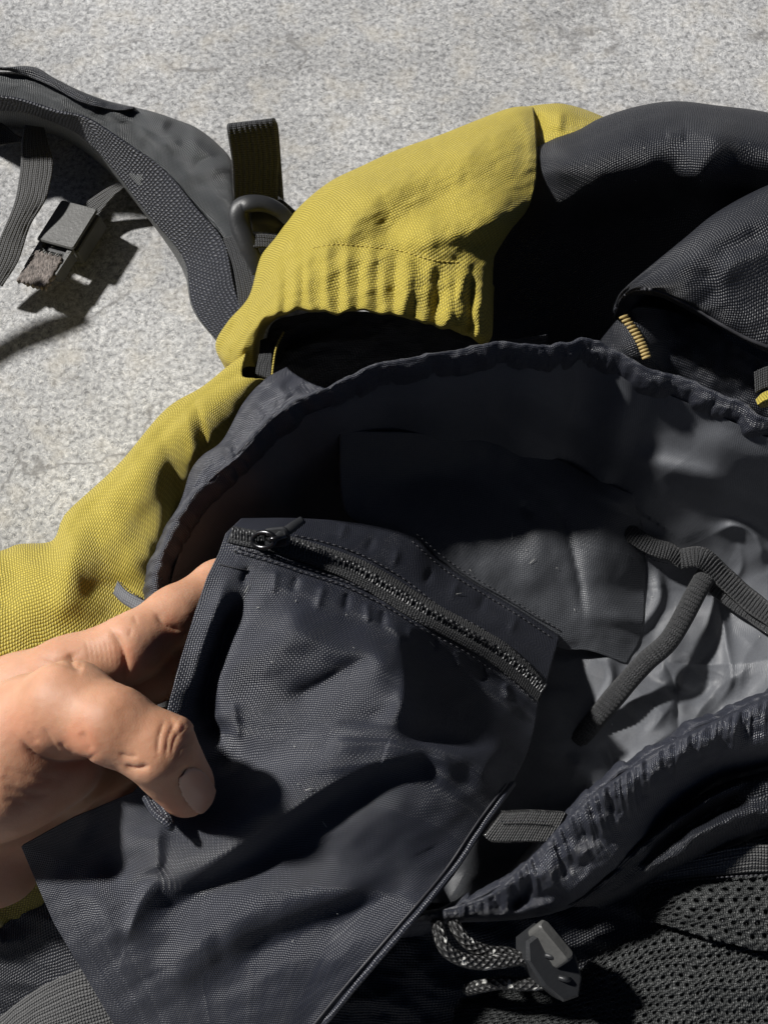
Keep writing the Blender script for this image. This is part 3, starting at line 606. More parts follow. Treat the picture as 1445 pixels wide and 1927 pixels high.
# --- front lip details --------------------------------------------------------
ribbon('label_tab', ([(945, 1530, 111), (1000, 1527, 112), (1065, 1530, 112)], [(912, 1572, 110), (930, 1582, 110), (1040, 1582, 110)]), 240, 16, M['grey_webbing'], BP, cross=26, amp=.45, thick=1.2)
stitches('stitching', None, [(940, 1546, 112.4), (990, 1544, 113.2), (1035, 1546, 113.4)], M['thread'], BP, gap=7, ln=5)
def lip_puckers(U, V, H, S, T):
    k = noise2(S * 70, T * 1.2, 151) * 1.0 + noise2(S * 34, T * .8, 152) * 1.2
    e = np.clip(1 - np.abs(T - .33) / .33, 0, 1)
    return U + 5 * e * noise2(S * 55, 0 * T, 153), V - 2.5 * k * e, H + 1.15 * k * np.clip(e * 1.4, 0, 1)
cloth('collar_flap', [
    [(1500, 1282, 116), (1420, 1320, 117), (1330, 1362, 118), (1240, 1406, 118), (1160, 1462, 117), (1105, 1502, 116), (1058, 1548, 113), (1006, 1604, 108), (916, 1684, 102), (768, 1726, 96)],
    [(1500, 1290, 120), (1420, 1328, 121), (1331, 1370, 122), (1241, 1415, 122), (1162, 1470, 121), (1108, 1512, 119), (1062, 1558, 116), (1010, 1612, 111), (918, 1690, 104), (769, 1728, 97)],
    [(1500, 1325, 121), (1420, 1350, 122), (1340, 1390, 123), (1250, 1436, 123), (1175, 1490, 121), (1122, 1540, 117), (1080, 1590, 114), (1025, 1640, 110), (930, 1705, 103), (770, 1733, 97)],
    [(1500, 1395, 116), (1430, 1402, 117), (1350, 1420, 117), (1270, 1460, 116), (1200, 1520, 115), (1150, 1570, 113), (1110, 1620, 111), (1045, 1670, 108), (950, 1716, 102), (775, 1737, 96)],
    [(1500, 1420, 106), (1440, 1430, 106), (1360, 1450, 106), (1290, 1490, 106), (1230, 1540, 106), (1190, 1590, 106), (1140, 1640, 106), (1070, 1690, 103), (970, 1724, 99), (790, 1740, 93)],
    [(1500, 1440, 92), (1440, 1450, 92), (1370, 1480, 92), (1310, 1520, 92), (1260, 1570, 92), (1220, 1610, 92), (1160, 1655, 92), (1080, 1705, 92), (980, 1730, 92), (810, 1738, 88)],
], 90, 420, M['pocket'], BP, strokes=[([(x, y), (x + dx, y + dy)], a * .42, (13, 15), 1.7, 1) for x, y, dx, dy, a in (
    (1440, 1330, -12, 50, 2.6), (1412, 1345, 18, 44, -2.2), (1385, 1350, -16, 56, 2.6), (1352, 1370, 20, 40, -2.4), (1330, 1375, -18, 56, 2.6), (1300, 1395, 22, 40, -2.4), (1275, 1405, -10, 60, 2.8), (1245, 1425, 26, 36, -2.4), (1225, 1440, -6, 60, 2.6), (1195, 1465, 28, 36, -2.6), (1170, 1480, 4, 60, 2.6), (1140, 1510, 30, 30, -2.6), (1110, 1530, 26, 50, 3.0), (1090, 1560, 40, 26, -2.4), (1065, 1580, 40, 40, 2.4), (1040, 1610, 40, 30, -2), (1010, 1640, 40, 30, 2))] + [
    ([(900, 1700), (960, 1660), (1020, 1640), (1060, 1600)], 2.5, 22), ([(940, 1715), (1010, 1690), (1090, 1690)], -2, 12), ([(1000, 1640), (990, 1680), (960, 1720)], -2.2, 10)],
    nz=[(.6, 60, 34, -35, 71)], fn=lip_puckers, key='flap')
for pts, s_ in (
    ([[(1560, 1440, 96), (1445, 1452, 98), (1360, 1474, 100), (1290, 1512, 101), (1230, 1552, 102), (1170, 1600, 102), (1120, 1650, 100), (1060, 1700, 96)],
      [(1560, 1462, 103), (1445, 1468, 105), (1365, 1488, 107), (1300, 1526, 108), (1245, 1568, 107), (1190, 1612, 105), (1140, 1660, 102), (1080, 1706, 97)],
      [(1560, 1500, 102), (1445, 1500, 104), (1375, 1512, 105), (1315, 1550, 105), (1262, 1590, 104), (1210, 1628, 102), (1160, 1668, 99), (1100, 1706, 94)],
      [(1560, 1540, 103), (1445, 1532, 105), (1390, 1545, 105), (1335, 1575, 104), (1285, 1606, 102), (1230, 1640, 99), (1180, 1672, 95), (1120, 1706, 90)],
      [(1560, 1570, 92), (1445, 1565, 94), (1400, 1578, 94), (1345, 1600, 93), (1295, 1625, 91), (1240, 1650, 88), (1190, 1680, 86), (1130, 1712, 82)],
      [(1560, 1580, 78), (1445, 1575, 78), (1400, 1588, 78), (1345, 1610, 78), (1295, 1635, 78), (1240, 1660, 77), (1190, 1690, 76), (1130, 1720, 74)]],
     [([(1440, 1500), (1340, 1530), (1260, 1580), (1190, 1640)], -6, (14, 18)), ([(1445, 1520), (1380, 1535), (1310, 1570), (1240, 1615)], 2.6, 14), ([(1420, 1470), (1380, 1500), (1360, 1530)], -1.6, 10)]),):
    cloth('front_fold', pts, 80, 180, M['black'], BP, strokes=s_, nz=[(1.0, 60, 26, -30, 73)])
ribbon('elastic_band', ([(1600, 1600, 97), (1445, 1590, 97), (1380, 1594, 96), (1300, 1612, 93), (1230, 1630, 90), (1170, 1648, 86)], [(1600, 1650, 92), (1445, 1643, 92), (1370, 1646, 91), (1290, 1653, 89), (1225, 1662, 87), (1165, 1680, 84)]), 120, 30, M['grey_webbing'], BP, ribs=7, amp=.35, bow=.9)
stitches('stitching', None, [(1445, 1646, 93), (1370, 1650, 92), (1290, 1657, 90), (1210, 1668, 88)], M['thread'], BP, gap=9, ln=7, rad=.0003)

# mesh pocket: coarse knit with raised bars and holes
def knit(name, rails, nv, nu, px, py, amp, hole, **kw):
    rows = [spline(r, nu) for r in rails]; Gd = across(rows, nv); P = at(Gd[..., 0], Gd[..., 1], Gd[..., 2])
    su = np.concatenate([[0], np.cumsum(np.linalg.norm(np.diff(P, axis=1), axis=2).mean(0))]) * 1000; sv = np.concatenate([[0], np.cumsum(np.linalg.norm(np.diff(P, axis=0), axis=2).mean(1))]) * 1000
    X, Y = np.meshgrid(su, sv); X = X + .9 * noise2(X / 6, Y / 6, 81) + .3 * noise2(X / 2, Y / 2, 83); Y = Y + .7 * noise2(X / 6, Y / 6, 82)
    row = np.floor(Y / py); xx = X / px + .5 * (row % 2); fx = (xx - np.floor(xx)) - .5; fy = (Y / py - row) - .5
    d = np.sqrt((fx * 1.15) ** 2 + (fy * 1.25) ** 2)
    pit = np.exp(-(d / .26) ** 3); bar = np.cos(fx * 2 * np.pi) * .25 - .5 * pit * 2 + .22 * np.abs(np.sin(X / px * np.pi * 4 + Y * 3)) * (1 - pit)
    dz = amp * bar + 1.4 * fbm(Gd[..., 0] / 120, Gd[..., 1] / 80, 84, 2)
    P = towards(P, dz); F = grid_faces(nv, nu); fm = (pit.ravel()[F].mean(1) < .80) if hole else np.ones(len(F), bool)
    V = P.reshape(-1, 3); F = F[fm]; a = V[F[:, 1]] - V[F[:, 0]]; b = V[F[:, 3]] - V[F[:, 0]]
    if (np.cross(a, b) * (CAM - V[F[:, 0]])).sum() < 0: F = F[:, ::-1]
    uv = np.stack([X, Y], 2).reshape(-1, 2) * .001
    o = mesh(name, V, F, M['meshcloth'], BP, uv, **kw); md = o.modifiers.new('knit thickness', 'SOLIDIFY'); md.thickness = .0008; md.offset = -1; return o
knit('mesh_pocket', [
    [(1640, 1630, 92), (1445, 1644, 91), (1350, 1650, 90), (1270, 1656, 88), (1215, 1690, 86), (1195, 1712, 84)],
    [(1640, 1700, 94), (1445, 1700, 93), (1360, 1700, 92), (1290, 1700, 90), (1230, 1712, 87), (1200, 1718, 84)],
    [(1640, 1785, 92), (1445, 1790, 91), (1390, 1780, 91), (1320, 1762, 90), (1250, 1740, 87), (1205, 1724, 84)]], 150, 300, 3.4, 2.8, 1.5, True)
knit('mesh_pocket', [
    [(1640, 1700, 86), (1445, 1730, 86), (1350, 1740, 85), (1250, 1745, 83), (1150, 1790, 80), (1040, 1850, 77), (880, 1880, 73)],
    [(1640, 1800, 86), (1445, 1810, 86), (1340, 1820, 85), (1240, 1830, 83), (1140, 1860, 80), (1030, 1890, 77), (860, 1900, 73)],
    [(1640, 1950, 82), (1445, 1960, 82), (1330, 1960, 82), (1230, 1960, 81), (1120, 1960, 78), (1000, 1960, 75), (840, 1960, 72)]], 260, 560, 2.6, 2.1, 1.25, True)

# --- drawcord and cord lock -----------------------------------------------------
def cord(name, pts, rad):
    p3 = np.array([at(*p) for p in pts]); V, F, uv = tube(p3, rad, 160, 12); o = mesh(name, V, F, M['cordm'], BP, uv); return o
kk = NT('braided cord'); uvn = kk.n('ShaderNodeUVMap'); sp = kk.n('ShaderNodeSeparateXYZ'); kk.l(uvn.outputs[0], sp.inputs[0])
x = kk.math('MULTIPLY', sp.outputs[0], 1 / .0018); y = kk.math('MULTIPLY', sp.outputs[1], 1 / .0022)
hb = kk.math('MULTIPLY', kk.math('ABSOLUTE', kk.math('SINE', kk.math('MULTIPLY', kk.math('ADD', x, y), math.pi))), kk.math('ABSOLUTE', kk.math('SINE', kk.math('MULTIPLY', kk.math('SUBTRACT', x, y), math.pi))))
fl = kk.ramp(kk.noise(uvn.outputs[0], 330, 1), (.60, 0.), (.64, 1.))
kk.l(kk.mix(fl, kk.ramp(hb, (0., .008), (1., .045)), (.42, .42, .40)), kk.b.inputs['Base Color']); kk.b.inputs['Roughness'].default_value = .5; kk.l(kk.bump(hb, 1.0, .0006), kk.b.inputs['Normal'])
M['cordm'] = kk.m
cord('drawcord', [(822, 1728, 95), (826, 1752, 100), (838, 1785, 102), (868, 1805, 101), (910, 1812, 100), (960, 1806, 99), (1010, 1800, 99), (1045, 1815, 97)], .0019)
cord('drawcord', [(850, 1730, 95), (862, 1752, 99), (885, 1778, 99), (920, 1792, 98), (960, 1796, 97), (1010, 1820, 96), (1030, 1835, 95)], .0018)
cord('drawcord', [(880, 1862, 80), (905, 1856, 86), (940, 1850, 90), (985, 1852, 93), (1020, 1850, 94)], .0018)
o, ex, ey, ez = frame(1036, 1815, 97, (46, 66), (.25, -.15, .9))
lock = Join()
V, F = slab([(-.0105, -.0036), (-.0065, -.0062), (.002, -.0060), (.0085, -.0034), (.0100, .001), (.0066, .0046), (.001, .0064), (-.0062, .0056), (-.0105, .003)], .0045, ex, ey, ez, o, .009, .0009); lock.add(V, F)
LK = lock.make('cord_lock', M['plastic'], BP, smooth=False)
o2, ex2, ey2, ez2 = frame(1040, 1773, 104, (40, 46), (.45, .35, .7))
V, F = slab(rrect(-.0062, -.0018, .0062, .0018, .0013), .0018, ex2, ey2, ez2, o2, .006, .0006); mesh('button', V, F, M['worn_plastic'], LK, smooth=False)
bx = Join()
for d in (-.0035, .0035):
    V, F, uv = tube([o + ex * (d - .001) + ey * -.001 + ez * .0043, o + ex * d + ez * .0054, o + ex * (d + .001) + ey * .001 + ez * .0043], .0008, 12, 8); bx.add(V, F)
bx.make('spring_lug', M['plastic'], LK)

# --- webbing at the lower left -------------------------------------------------
ribbon('compression_strap', ([(-20, 1930, 74), (60, 1868, 84), (130, 1832, 90), (240, 1790, 92)], [(-20, 2060, 70), (60, 2010, 76), (160, 1985, 82), (260, 1960, 86)]), 160, 46, M['grey_webbing'], BP, ribs=11, amp=.35, bow=1.0)

# --- hood: yellow half -----------------------------------------------------------
gx = [(432, 640), (448, 615), (470, 600), (497, 590), (520, 585), (551, 580), (585, 580), (620, 580), (655, 581), (690, 580), (726, 582), (757, 588), (800, 598), (838, 606), (869, 612), (900, 624)]
hood_st = []
for i, (x, y) in enumerate(gx):        # gathers of the elastic hem
    tx = x + (x - 650) * .04 + random.uniform(-8, 8); ty = 470 + abs(x - 640) * .14 + (60 if x < 480 else 0)
    hood_st.append(([(x, y + 4), ((x + tx) / 2 + random.uniform(-4, 4), (y + ty) / 2), (tx + 6, ty - random.uniform(10, 70))], random.uniform(.8, 2.0), (random.uniform(12, 18), random.uniform(10, 15)), 1.8, 2))
    if i: hood_st.append(([((x + gx[i - 1][0]) / 2, (y + gx[i - 1][1]) / 2), ((x + gx[i - 1][0]) / 2 + 4, ty - random.uniform(-10, 30))], -random.uniform(.6, 1.6), 8, 1.5, 2))
hood_st += [
    ([(445, 560), (500, 495), (569, 472), (629, 460), (697, 465), (753, 472), (813, 489), (873, 495)], -1.4, 10, 1.4, 1),
    ([(753, 470), (785, 455), (850, 440), (920, 420), (990, 385)], 6.5, (56, 30), 1.8), ([(690, 470), (720, 440), (760, 405), (830, 380), (880, 350)], -4.6, (40, 34)),
    ([(600, 400), (680, 370), (770, 340), (880, 300), (960, 280)], 5, 46), ([(640, 440), (690, 400), (730, 380)], 2.5, 24),
    ([(760, 575), (775, 525), (800, 490)], 1.8, 16, 1.7, 2), ([(846, 600), (868, 540), (890, 490)], 2.2, (15, 12), 1.7, 2), ([(900, 625), (905, 570), (915, 520)], 2.0, (15, 12), 1.7, 2), ([(822, 600), (835, 530), (830, 495)], -2.0, 20, 1.7, 2),
    ([(515, 560), (520, 500), (560, 420)], 2.2, 20), ([(980, 210), (1000, 260), (1000, 330)], 2.5, (30, 14)),
]
def hood_hem(U, V, H, S, T):            # scalloped hem where the elastic draws it in
    e = np.clip((T - .55) / .2, 0, 1) * (noise2(U / 26, 0 * U, 141) * 6 + noise2(U / 50, 0 * U, 142) * 5)
    return U, V + e, H
HD = cloth('hood', [
    [(440, 700, 30), (470, 650, 34), (520, 560, 38), (580, 470, 40), (640, 400, 40), (740, 340, 38), (860, 290, 34), (980, 245, 28), (1015, 260, 26)],
    [(423, 692, 64), (408, 648, 66), (431, 605, 68), (470, 558, 70), (491, 485, 73), (521, 446, 75), (564, 390, 76), (620, 343, 76), (680, 313, 75), (745, 283, 74), (830, 253, 73), (895, 227, 72), (951, 206, 71), (981, 201, 70), (1003, 203, 68)],
    [(428, 694, 70), (415, 662, 74), (440, 618, 80), (482, 560, 88), (520, 490, 92), (562, 430, 96), (610, 385, 97), (670, 350, 97), (750, 318, 96), (840, 285, 95), (920, 250, 92), (970, 225, 88), (1006, 225, 84)],
    [(435, 695, 75), (422, 672, 80), (448, 630, 88), (495, 560, 98), (545, 500, 104), (600, 450, 107), (670, 410, 107), (740, 375, 107), (820, 345, 105), (900, 310, 103), (960, 280, 99), (1010, 290, 93)],
    [(445, 696, 79), (432, 680, 84), (455, 640, 92), (500, 575, 103), (545, 525, 109), (610, 480, 112), (680, 462, 112), (750, 445, 112), (830, 420, 111), (910, 390, 108), (965, 360, 104), (1006, 350, 98)],
    [(458, 694, 82), (448, 684, 88), (465, 640, 97), (498, 590, 107), (550, 560, 112), (615, 545, 114), (685, 545, 114), (755, 545, 113), (820, 540, 112), (880, 510, 109), (925, 470, 105), (985, 405, 99)],
    [(470, 690, 82), (465, 686, 88), (478, 640, 98), (500, 597, 108), (551, 581, 113), (620, 580, 115), (690, 580, 115), (757, 588, 114), (810, 600, 112), (862, 606, 109), (905, 580, 104), (940, 430, 99)],
    [(483, 686, 80), (480, 684, 86), (482, 640, 96), (503, 602, 105), (552, 586, 110), (622, 586, 112), (690, 586, 112), (757, 595, 111), (812, 610, 108), (868, 626, 104), (922, 636, 99), (926, 520, 96)],
    [(490, 680, 72), (490, 678, 76), (495, 640, 84), (512, 604, 92), (554, 588, 96), (622, 588, 98), (690, 588, 98), (757, 597, 97), (812, 612, 95), (868, 628, 93), (920, 638, 90), (930, 540, 88)],
], 230, 260, M['yellow'], BP, strokes=hood_st, fn=hood_hem, nz=[(.9, 90, 46, -25, 91), (.25, 30, 20, -25, 92)], key='hood')
stitches('stitching', 'hood', [(500, 497), (569, 472), (629, 460), (697, 465), (753, 472), (813, 489), (868, 494)], M['yellow_thread'], HD, gap=9, ln=6.5, rad=.00026)
cloth('hood_side', [
    [(1000, 236, 40), (1060, 232, 40), (1150, 250, 40)],
    [(985, 201, 68), (1030, 196, 68), (1060, 196, 68), (1100, 206, 67), (1150, 226, 66)],
    [(995, 225, 80), (1030, 215, 82), (1065, 215, 83), (1100, 225, 82), (1150, 240, 80)],
    [(1004, 300, 86), (1030, 290, 88), (1060, 280, 90), (1100, 270, 90), (1150, 270, 88)],
], 40, 60, M['yellow'], BP, strokes=[([(1015, 210), (1012, 260)], -4, 12), ([(1055, 205), (1050, 250)], 2.4, (10, 14))], nz=[(.6, 40, 30, 0, 94)])
# black half of the hood
cloth('hood_black_panel', [
    [(960, 330, 40), (1060, 300, 38), (1120, 270, 36), (1200, 245, 34), (1300, 240, 34), (1400, 250, 34), (1600, 290, 34)],
    [(985, 290, 80), (1040, 262, 84), (1085, 246, 84), (1130, 222, 83), (1200, 200, 81), (1270, 191, 80), (1350, 199, 79), (1445, 212, 78), (1600, 250, 76)],
    [(985, 305, 88), (1045, 283, 97), (1095, 266, 99), (1145, 244, 100), (1210, 223, 100), (1280, 214, 99), (1360, 223, 98), (1445, 240, 97), (1600, 280, 95)],
    [(975, 335, 86), (1050, 315, 100), (1105, 305, 104), (1160, 285, 106), (1225, 268, 107), (1290, 262, 107), (1365, 272, 106), (1445, 290, 104), (1600, 325, 101)],
    [(960, 380, 80), (1050, 370, 90), (1110, 360, 95), (1170, 345, 98), (1235, 330, 100), (1300, 330, 101), (1370, 340, 100), (1445, 345, 95), (1600, 370, 94)],
    [(915, 450, 74), (1030, 450, 72), (1100, 440, 66), (1170, 420, 68), (1240, 405, 74), (1310, 400, 80), (1380, 400, 81), (1445, 405, 82), (1600, 420, 82)],
    [(905, 540, 70), (1000, 550, 60), (1080, 550, 54), (1160, 540, 52), (1240, 525, 60), (1320, 510, 70), (1390, 500, 70), (1450, 490, 70), (1600, 490, 70)],
    [(900, 640, 68), (990, 650, 58), (1070, 650, 52), (1150, 640, 50), (1240, 630, 56), (1330, 610, 66), (1400, 600, 66), (1460, 590, 66), (1600, 580, 66)],
    [(910, 720, 56), (1000, 720, 56), (1080, 720, 56), (1160, 740, 56), (1250, 780, 56), (1340, 800, 56), (1400, 800, 56), (1460, 800, 56), (1600, 800, 56)],
], 150, 200, M['black'], BP, strokes=[
    ([(1345, 215), (1345, 265), (1320, 320), (1290, 365)], 6.0, (34, 40), 1.8), ([(1310, 235), (1240, 232), (1190, 250)], -1.8, 30), ([(1300, 290), (1270, 330), (1250, 380)], -2.2, 34),
    ([(1250, 255), (1290, 252)], 1.8, 14), ([(1400, 260), (1390, 320), (1360, 380)], -1.8, 44)], nz=[(.7, 150, 110, -20, 101)], key='hoodb')
# flap lifted at the right
cloth('hood_flap', [
    [(1170, 640, 50), (1185, 600, 52), (1215, 560, 54), (1262, 512, 60), (1330, 450, 74), (1400, 410, 74), (1500, 370, 72)],
    [(1156, 600, 78), (1160, 566, 90), (1180, 540, 97), (1225, 500, 101), (1285, 450, 103), (1350, 398, 104), (1445, 348, 104), (1560, 310, 102)],
    [(1155, 590, 88), (1172, 555, 98), (1205, 530, 106), (1260, 495, 112), (1320, 460, 115), (1380, 420, 116), (1445, 390, 116), (1560, 350, 114)],
    [(1158, 575, 90), (1185, 549, 100), (1225, 540, 108), (1280, 525, 114), (1335, 500, 117), (1390, 470, 118), (1445, 450, 118), (1560, 420, 116)],
    [(1162, 566, 91), (1190, 547, 101), (1235, 546, 107), (1290, 560, 110), (1345, 570, 111), (1395, 570, 111), (1445, 560, 111), (1560, 540, 110)],
    [(1164, 562, 91), (1192, 545, 101), (1240, 548, 106), (1300, 576, 106), (1350, 607, 105), (1400, 635, 104), (1450, 657, 103), (1560, 690, 102)],
    [(1170, 568, 86), (1196, 556, 93), (1242, 560, 97), (1300, 588, 97), (1350, 616, 97), (1400, 642, 96), (1450, 664, 96), (1560, 695, 95)],
], 150, 190, M['black'], BP, strokes=[
    ([(1330, 500), (1330, 545), (1345, 580)], -1.6, (24, 34)), ([(1335, 495), (1370, 465), (1450, 440)], -2.2, (22, 24)), ([(1345, 530), (1390, 490), (1455, 465)], 2.2, (20, 24), 1.7),
    ([(1230, 515), (1300, 470), (1370, 420), (1445, 380)], 1.5, 30)], nz=[(.6, 110, 70, -30, 104)], key='flapb')
edge_cord('hem', [(1164, 562), (1192, 545), (1240, 548), (1300, 576), (1350, 607), (1400, 635), (1447, 655)], 'flapb', .0007, M['thread'], BP)
cloth('hood_lining', [
    [(480, 690, 84), (500, 640, 88), (520, 604, 92), (600, 588, 94), (720, 590, 94), (840, 615, 92), (930, 640, 88), (1030, 630, 84)],
    [(490, 700, 84), (520, 665, 86), (560, 640, 88), (640, 625, 90), (740, 630, 90), (850, 645, 88), (940, 660, 84), (1030, 655, 80)],
    [(500, 715, 82), (540, 695, 84), (590, 675, 86), (660, 665, 86), (750, 670, 84), (860, 680, 80), (950, 690, 76), (1040, 680, 74)],
    [(510, 745, 72), (560, 760, 72), (620, 750, 72), (700, 730, 72), (780, 720, 72), (880, 710, 70), (960, 720, 68), (1050, 710, 66)],
], 60, 130, M['black'], BP, strokes=[([(525, 670), (570, 655), (640, 640), (700, 645)], 2.4, (14, 10)), ([(560, 700), (600, 690)], 1.6, 9), ([(540, 650), (580, 635)], -2, 10)], nz=[(1.2, 60, 26, -10, 107)], key='hl')
ribbon('webbing_tab', ([(490, 640, 92), (487, 670, 93), (480, 702, 94)], [(512, 632, 93), (512, 670, 94), (510, 712, 95)]), 40, 14, M['webbing'], BP, ribs=4, thick=1.4)
stitches('stitching', None, [(534, 625, 96), (520, 655, 97), (514, 690, 97.5), (512, 712, 97.5)], M['yellow_thread'], BP, gap=5, ln=4.4, rad=.00045)
# tan bar tack
J = Join()
for i in range(13):
    f = i / 12; p = (1172 + 42 * f + 6 * math.sin(f * 3), 596 + 76 * f)
    a = at(p[0] - 7, p[1] + 3, 90 - 1 * f); b = at(p[0] + 8, p[1] - 2, 90 - 1 * f); mid = towards(((a + b) / 2)[None], np.array([.7]))[0]
    V, F, uv = tube([a, mid, b], [.0005, .0007, .0005], 6, 6); J.add(V, F, uv)
J.make('bar_tack', M['tan_thread'], BP, stuff=True)
cloth('hood_lining', [[(1120, 650, 67), (1180, 585, 86), (1240, 580, 76), (1320, 610, 74), (1400, 660, 74), (1460, 690, 74)], [(1120, 690, 72), (1200, 660, 87), (1260, 670, 77), (1330, 700, 75), (1400, 730, 75), (1460, 750, 75)], [(1120, 730, 62), (1200, 760, 62), (1260, 770, 62), (1330, 790, 62), (1400, 820, 62), (1460, 840, 62)]], 40, 70, M['black'], BP, nz=[(1.2, 50, 26, 30, 110)])
ribbon('webbing_tab', ([(1418, 700, 106), (1440, 690, 106), (1480, 680, 106)], [(1420, 738, 106), (1442, 728, 106), (1480, 716, 106)]), 30, 14, M['webbing'], BP, cross=8)
cloth('side_panel', [[(1420, 752, 104), (1440, 736, 106), (1500, 720, 106)], [(1425, 762, 110), (1445, 752, 112), (1500, 745, 112)], [(1430, 768, 100), (1450, 766, 100), (1500, 768, 100)]], 20, 30, M['yellow'], BP)

# --- shoulder strap --------------------------------------------------------------
SS = cloth('shoulder_strap', [
    [(-80, 250, 0), (20, 240, 0), (120, 262, 2), (200, 320, 4), (270, 400, 8), (340, 500, 14), (372, 590, 22), (425, 655, 40.1)],
    [(-80, 200, 31.0), (0, 205, 32.0), (58, 213, 33.0), (128, 240, 34.0), (167, 267, 35.0), (217, 321, 36.0), (279, 402, 36.8), (345, 484, 39.1), (364, 577, 44.7), (411, 645, 54.4)],
    [(-80, 190, 41.0), (0, 190, 42.0), (70, 205, 43.0), (150, 235, 45.0), (200, 265, 47.0), (260, 325, 48.2), (325, 395, 48.6), (385, 470, 50.1), (408, 560, 53.5), (440, 630, 60.0)],
    [(-80, 178, 44.0), (0, 178, 45.0), (90, 200, 47.0), (180, 232, 49.0), (240, 265, 50.8), (310, 320, 52.0), (368, 388, 53.5), (418, 450, 55.3), (438, 530, 58.0), (462, 610, 62.0)],
    [(-80, 155, 43.0), (0, 155, 45.0), (70, 165, 47.0), (150, 190, 50.0), (220, 215, 52.0), (290, 245, 53.5), (350, 290, 54.0), (400, 340, 54.8), (435, 400, 56.0), (470, 520, 58.0)],
    [(-80, 136, 37.0), (0, 135, 39.0), (40, 136, 40.0), (97, 150, 42.0), (155, 177, 44.0), (217, 193, 45.0), (287, 210, 45.6), (333, 226, 45.4), (372, 243, 45.5), (411, 274, 45.4), (438, 310, 46.0), (449, 380, 46.0), (480, 500, 48.0)],
    [(-80, 150, 0), (0, 150, 0), (100, 170, 2), (217, 210, 4), (333, 240, 8), (411, 290, 12), (440, 340, 16), (470, 480, 22)],
], 120, 260, M['strap'], BP, strokes=[
    ([(270, 205), (250, 235), (260, 270), (300, 280)], -4.22, (18, 26)), ([(310, 225), (345, 250), (330, 275)], -3.16, 22), ([(290, 285), (330, 265), (390, 262)], 3.37, (16, 24), 1.6),
    ([(330, 345), (370, 320), (430, 320)], 1.69, 12), ([(350, 330), (390, 300), (430, 300)], -1.37, 10), ([(350, 355), (400, 345), (440, 350)], -1.26, 10),
    ([(180, 200), (200, 230), (190, 250)], -1.90, 18), ([(60, 165), (120, 190), (190, 225), (260, 235)], -1.26, 8, 1.2), ([(365, 380), (415, 440), (432, 520)], -2.11, 9, 1.2), ([(150, 240), (240, 290), (310, 345)], -1.05, 8, 1.2),
    ([(110, 180), (120, 215)], 1.26, 14), ([(30, 160), (36, 190)], -1.26, 14)],
    nz=[(.9, 70, 34, 30, 121)], key='strap')
# the knitted binding that edges it
ribbon('edge_binding', ([(-80, 206, 35.0), (0, 208, 36.0), (58, 215, 37.0), (128, 242, 38.0), (167, 269, 39.0), (217, 323, 40.0), (279, 404, 40.8), (345, 486, 43.1), (364, 579, 48.7), (413, 648, 58.4)],
    [(-80, 186, 48.0), (20, 186, 48.0), (108, 212, 50.0), (163, 224, 52.0), (232, 267, 54.0), (310, 321, 55.0), (368, 391, 56.5), (420, 455, 58.2), (440, 540, 61.0), (466, 625, 66.0)]), 220, 40, M['knit'], SS, bow=1.6, thick=1.4)
cloth('strap_edge', [
    [(-80, 128, 43.0), (0, 132, 47.0), (35, 138, 48.0), (90, 158, 51.0), (150, 190, 53.0), (217, 206, 52.5), (254, 203, 52.5)],
    [(-80, 118, 45.0), (0, 127, 49.0), (40, 126, 50.0), (72, 131, 51.0), (100, 148, 52.0), (155, 175, 53.0), (217, 196, 51.5), (254, 202, 51.5)],
    [(-80, 116, 39.0), (0, 126, 41.0), (46, 124, 43.0), (74, 129, 43.0), (102, 146, 43.0), (157, 173, 43.0), (219, 195, 42.4), (254, 201, 42.4)]], 24, 110, M['black'], SS, nz=[(1., 40, 20, 20, 125)])

# --- grab loop and ladder-lock ---------------------------------------------------
ribbon('grab_loop', ([(444, 425, 58), (440, 380, 70), (437, 310, 86), (430, 262, 96), (427, 240, 99), (430, 232, 97), (436, 240, 90), (444, 300, 72), (452, 380, 50)],
    [(526, 425, 56), (523, 362, 70), (525, 290, 86), (520, 244, 96), (514, 226, 99), (516, 222, 97), (520, 232, 90), (526, 300, 72), (532, 380, 50)]), 150, 60, M['webbing'], BP, ribs=9, amp=.55, thick=1.3)
ribbon('strap_webbing', ([(516, 362, 66), (535, 378, 66), (560, 400, 62)], [(518, 392, 66), (530, 405, 66), (560, 425, 62)]), 30, 14, M['webbing'], BP, ribs=4)
ribbon('strap_webbing', ([(420, 448, 60), (438, 500, 63), (448, 560, 65), (455, 610, 66)], [(452, 440, 62), (482, 495, 65), (500, 550, 66), (510, 600, 66)]), 60, 24, M['webbing'], BP, ribs=5)
LB = None
V, F, uv = tube(at([486, 476, 462, 452, 449, 455, 470, 498, 525, 548], [515, 485, 452, 425, 402, 388, 383, 384, 396, 418], [74, 77, 80, 82, 84, 85, 86, 85, 83, 80]), [.0022, .0032, .0037, .0038, .0038, .0038, .0037, .0034, .0030, .0026], 70, 14, flat=.55)
LB = mesh('ladder_lock', V, F, M['plastic'], BP, uv)
cloth('lock_plate', [[(470, 392, 82), (500, 392, 82), (530, 405, 80), (550, 425, 78)], [(472, 415, 80), (500, 415, 80), (530, 425, 78), (550, 440, 76)], [(474, 436, 76), (500, 438, 76), (530, 442, 75), (550, 452, 74)]], 16, 24, M['plastic'], LB, thick=1.6)
ribbon('strap_webbing', ([(470, 441, 80), (500, 440, 80), (540, 446, 78)], [(474, 466, 80), (500, 465, 80), (540, 470, 78)]), 40, 16, M['webbing'], BP, ribs=3, cross=0, thick=1.3)

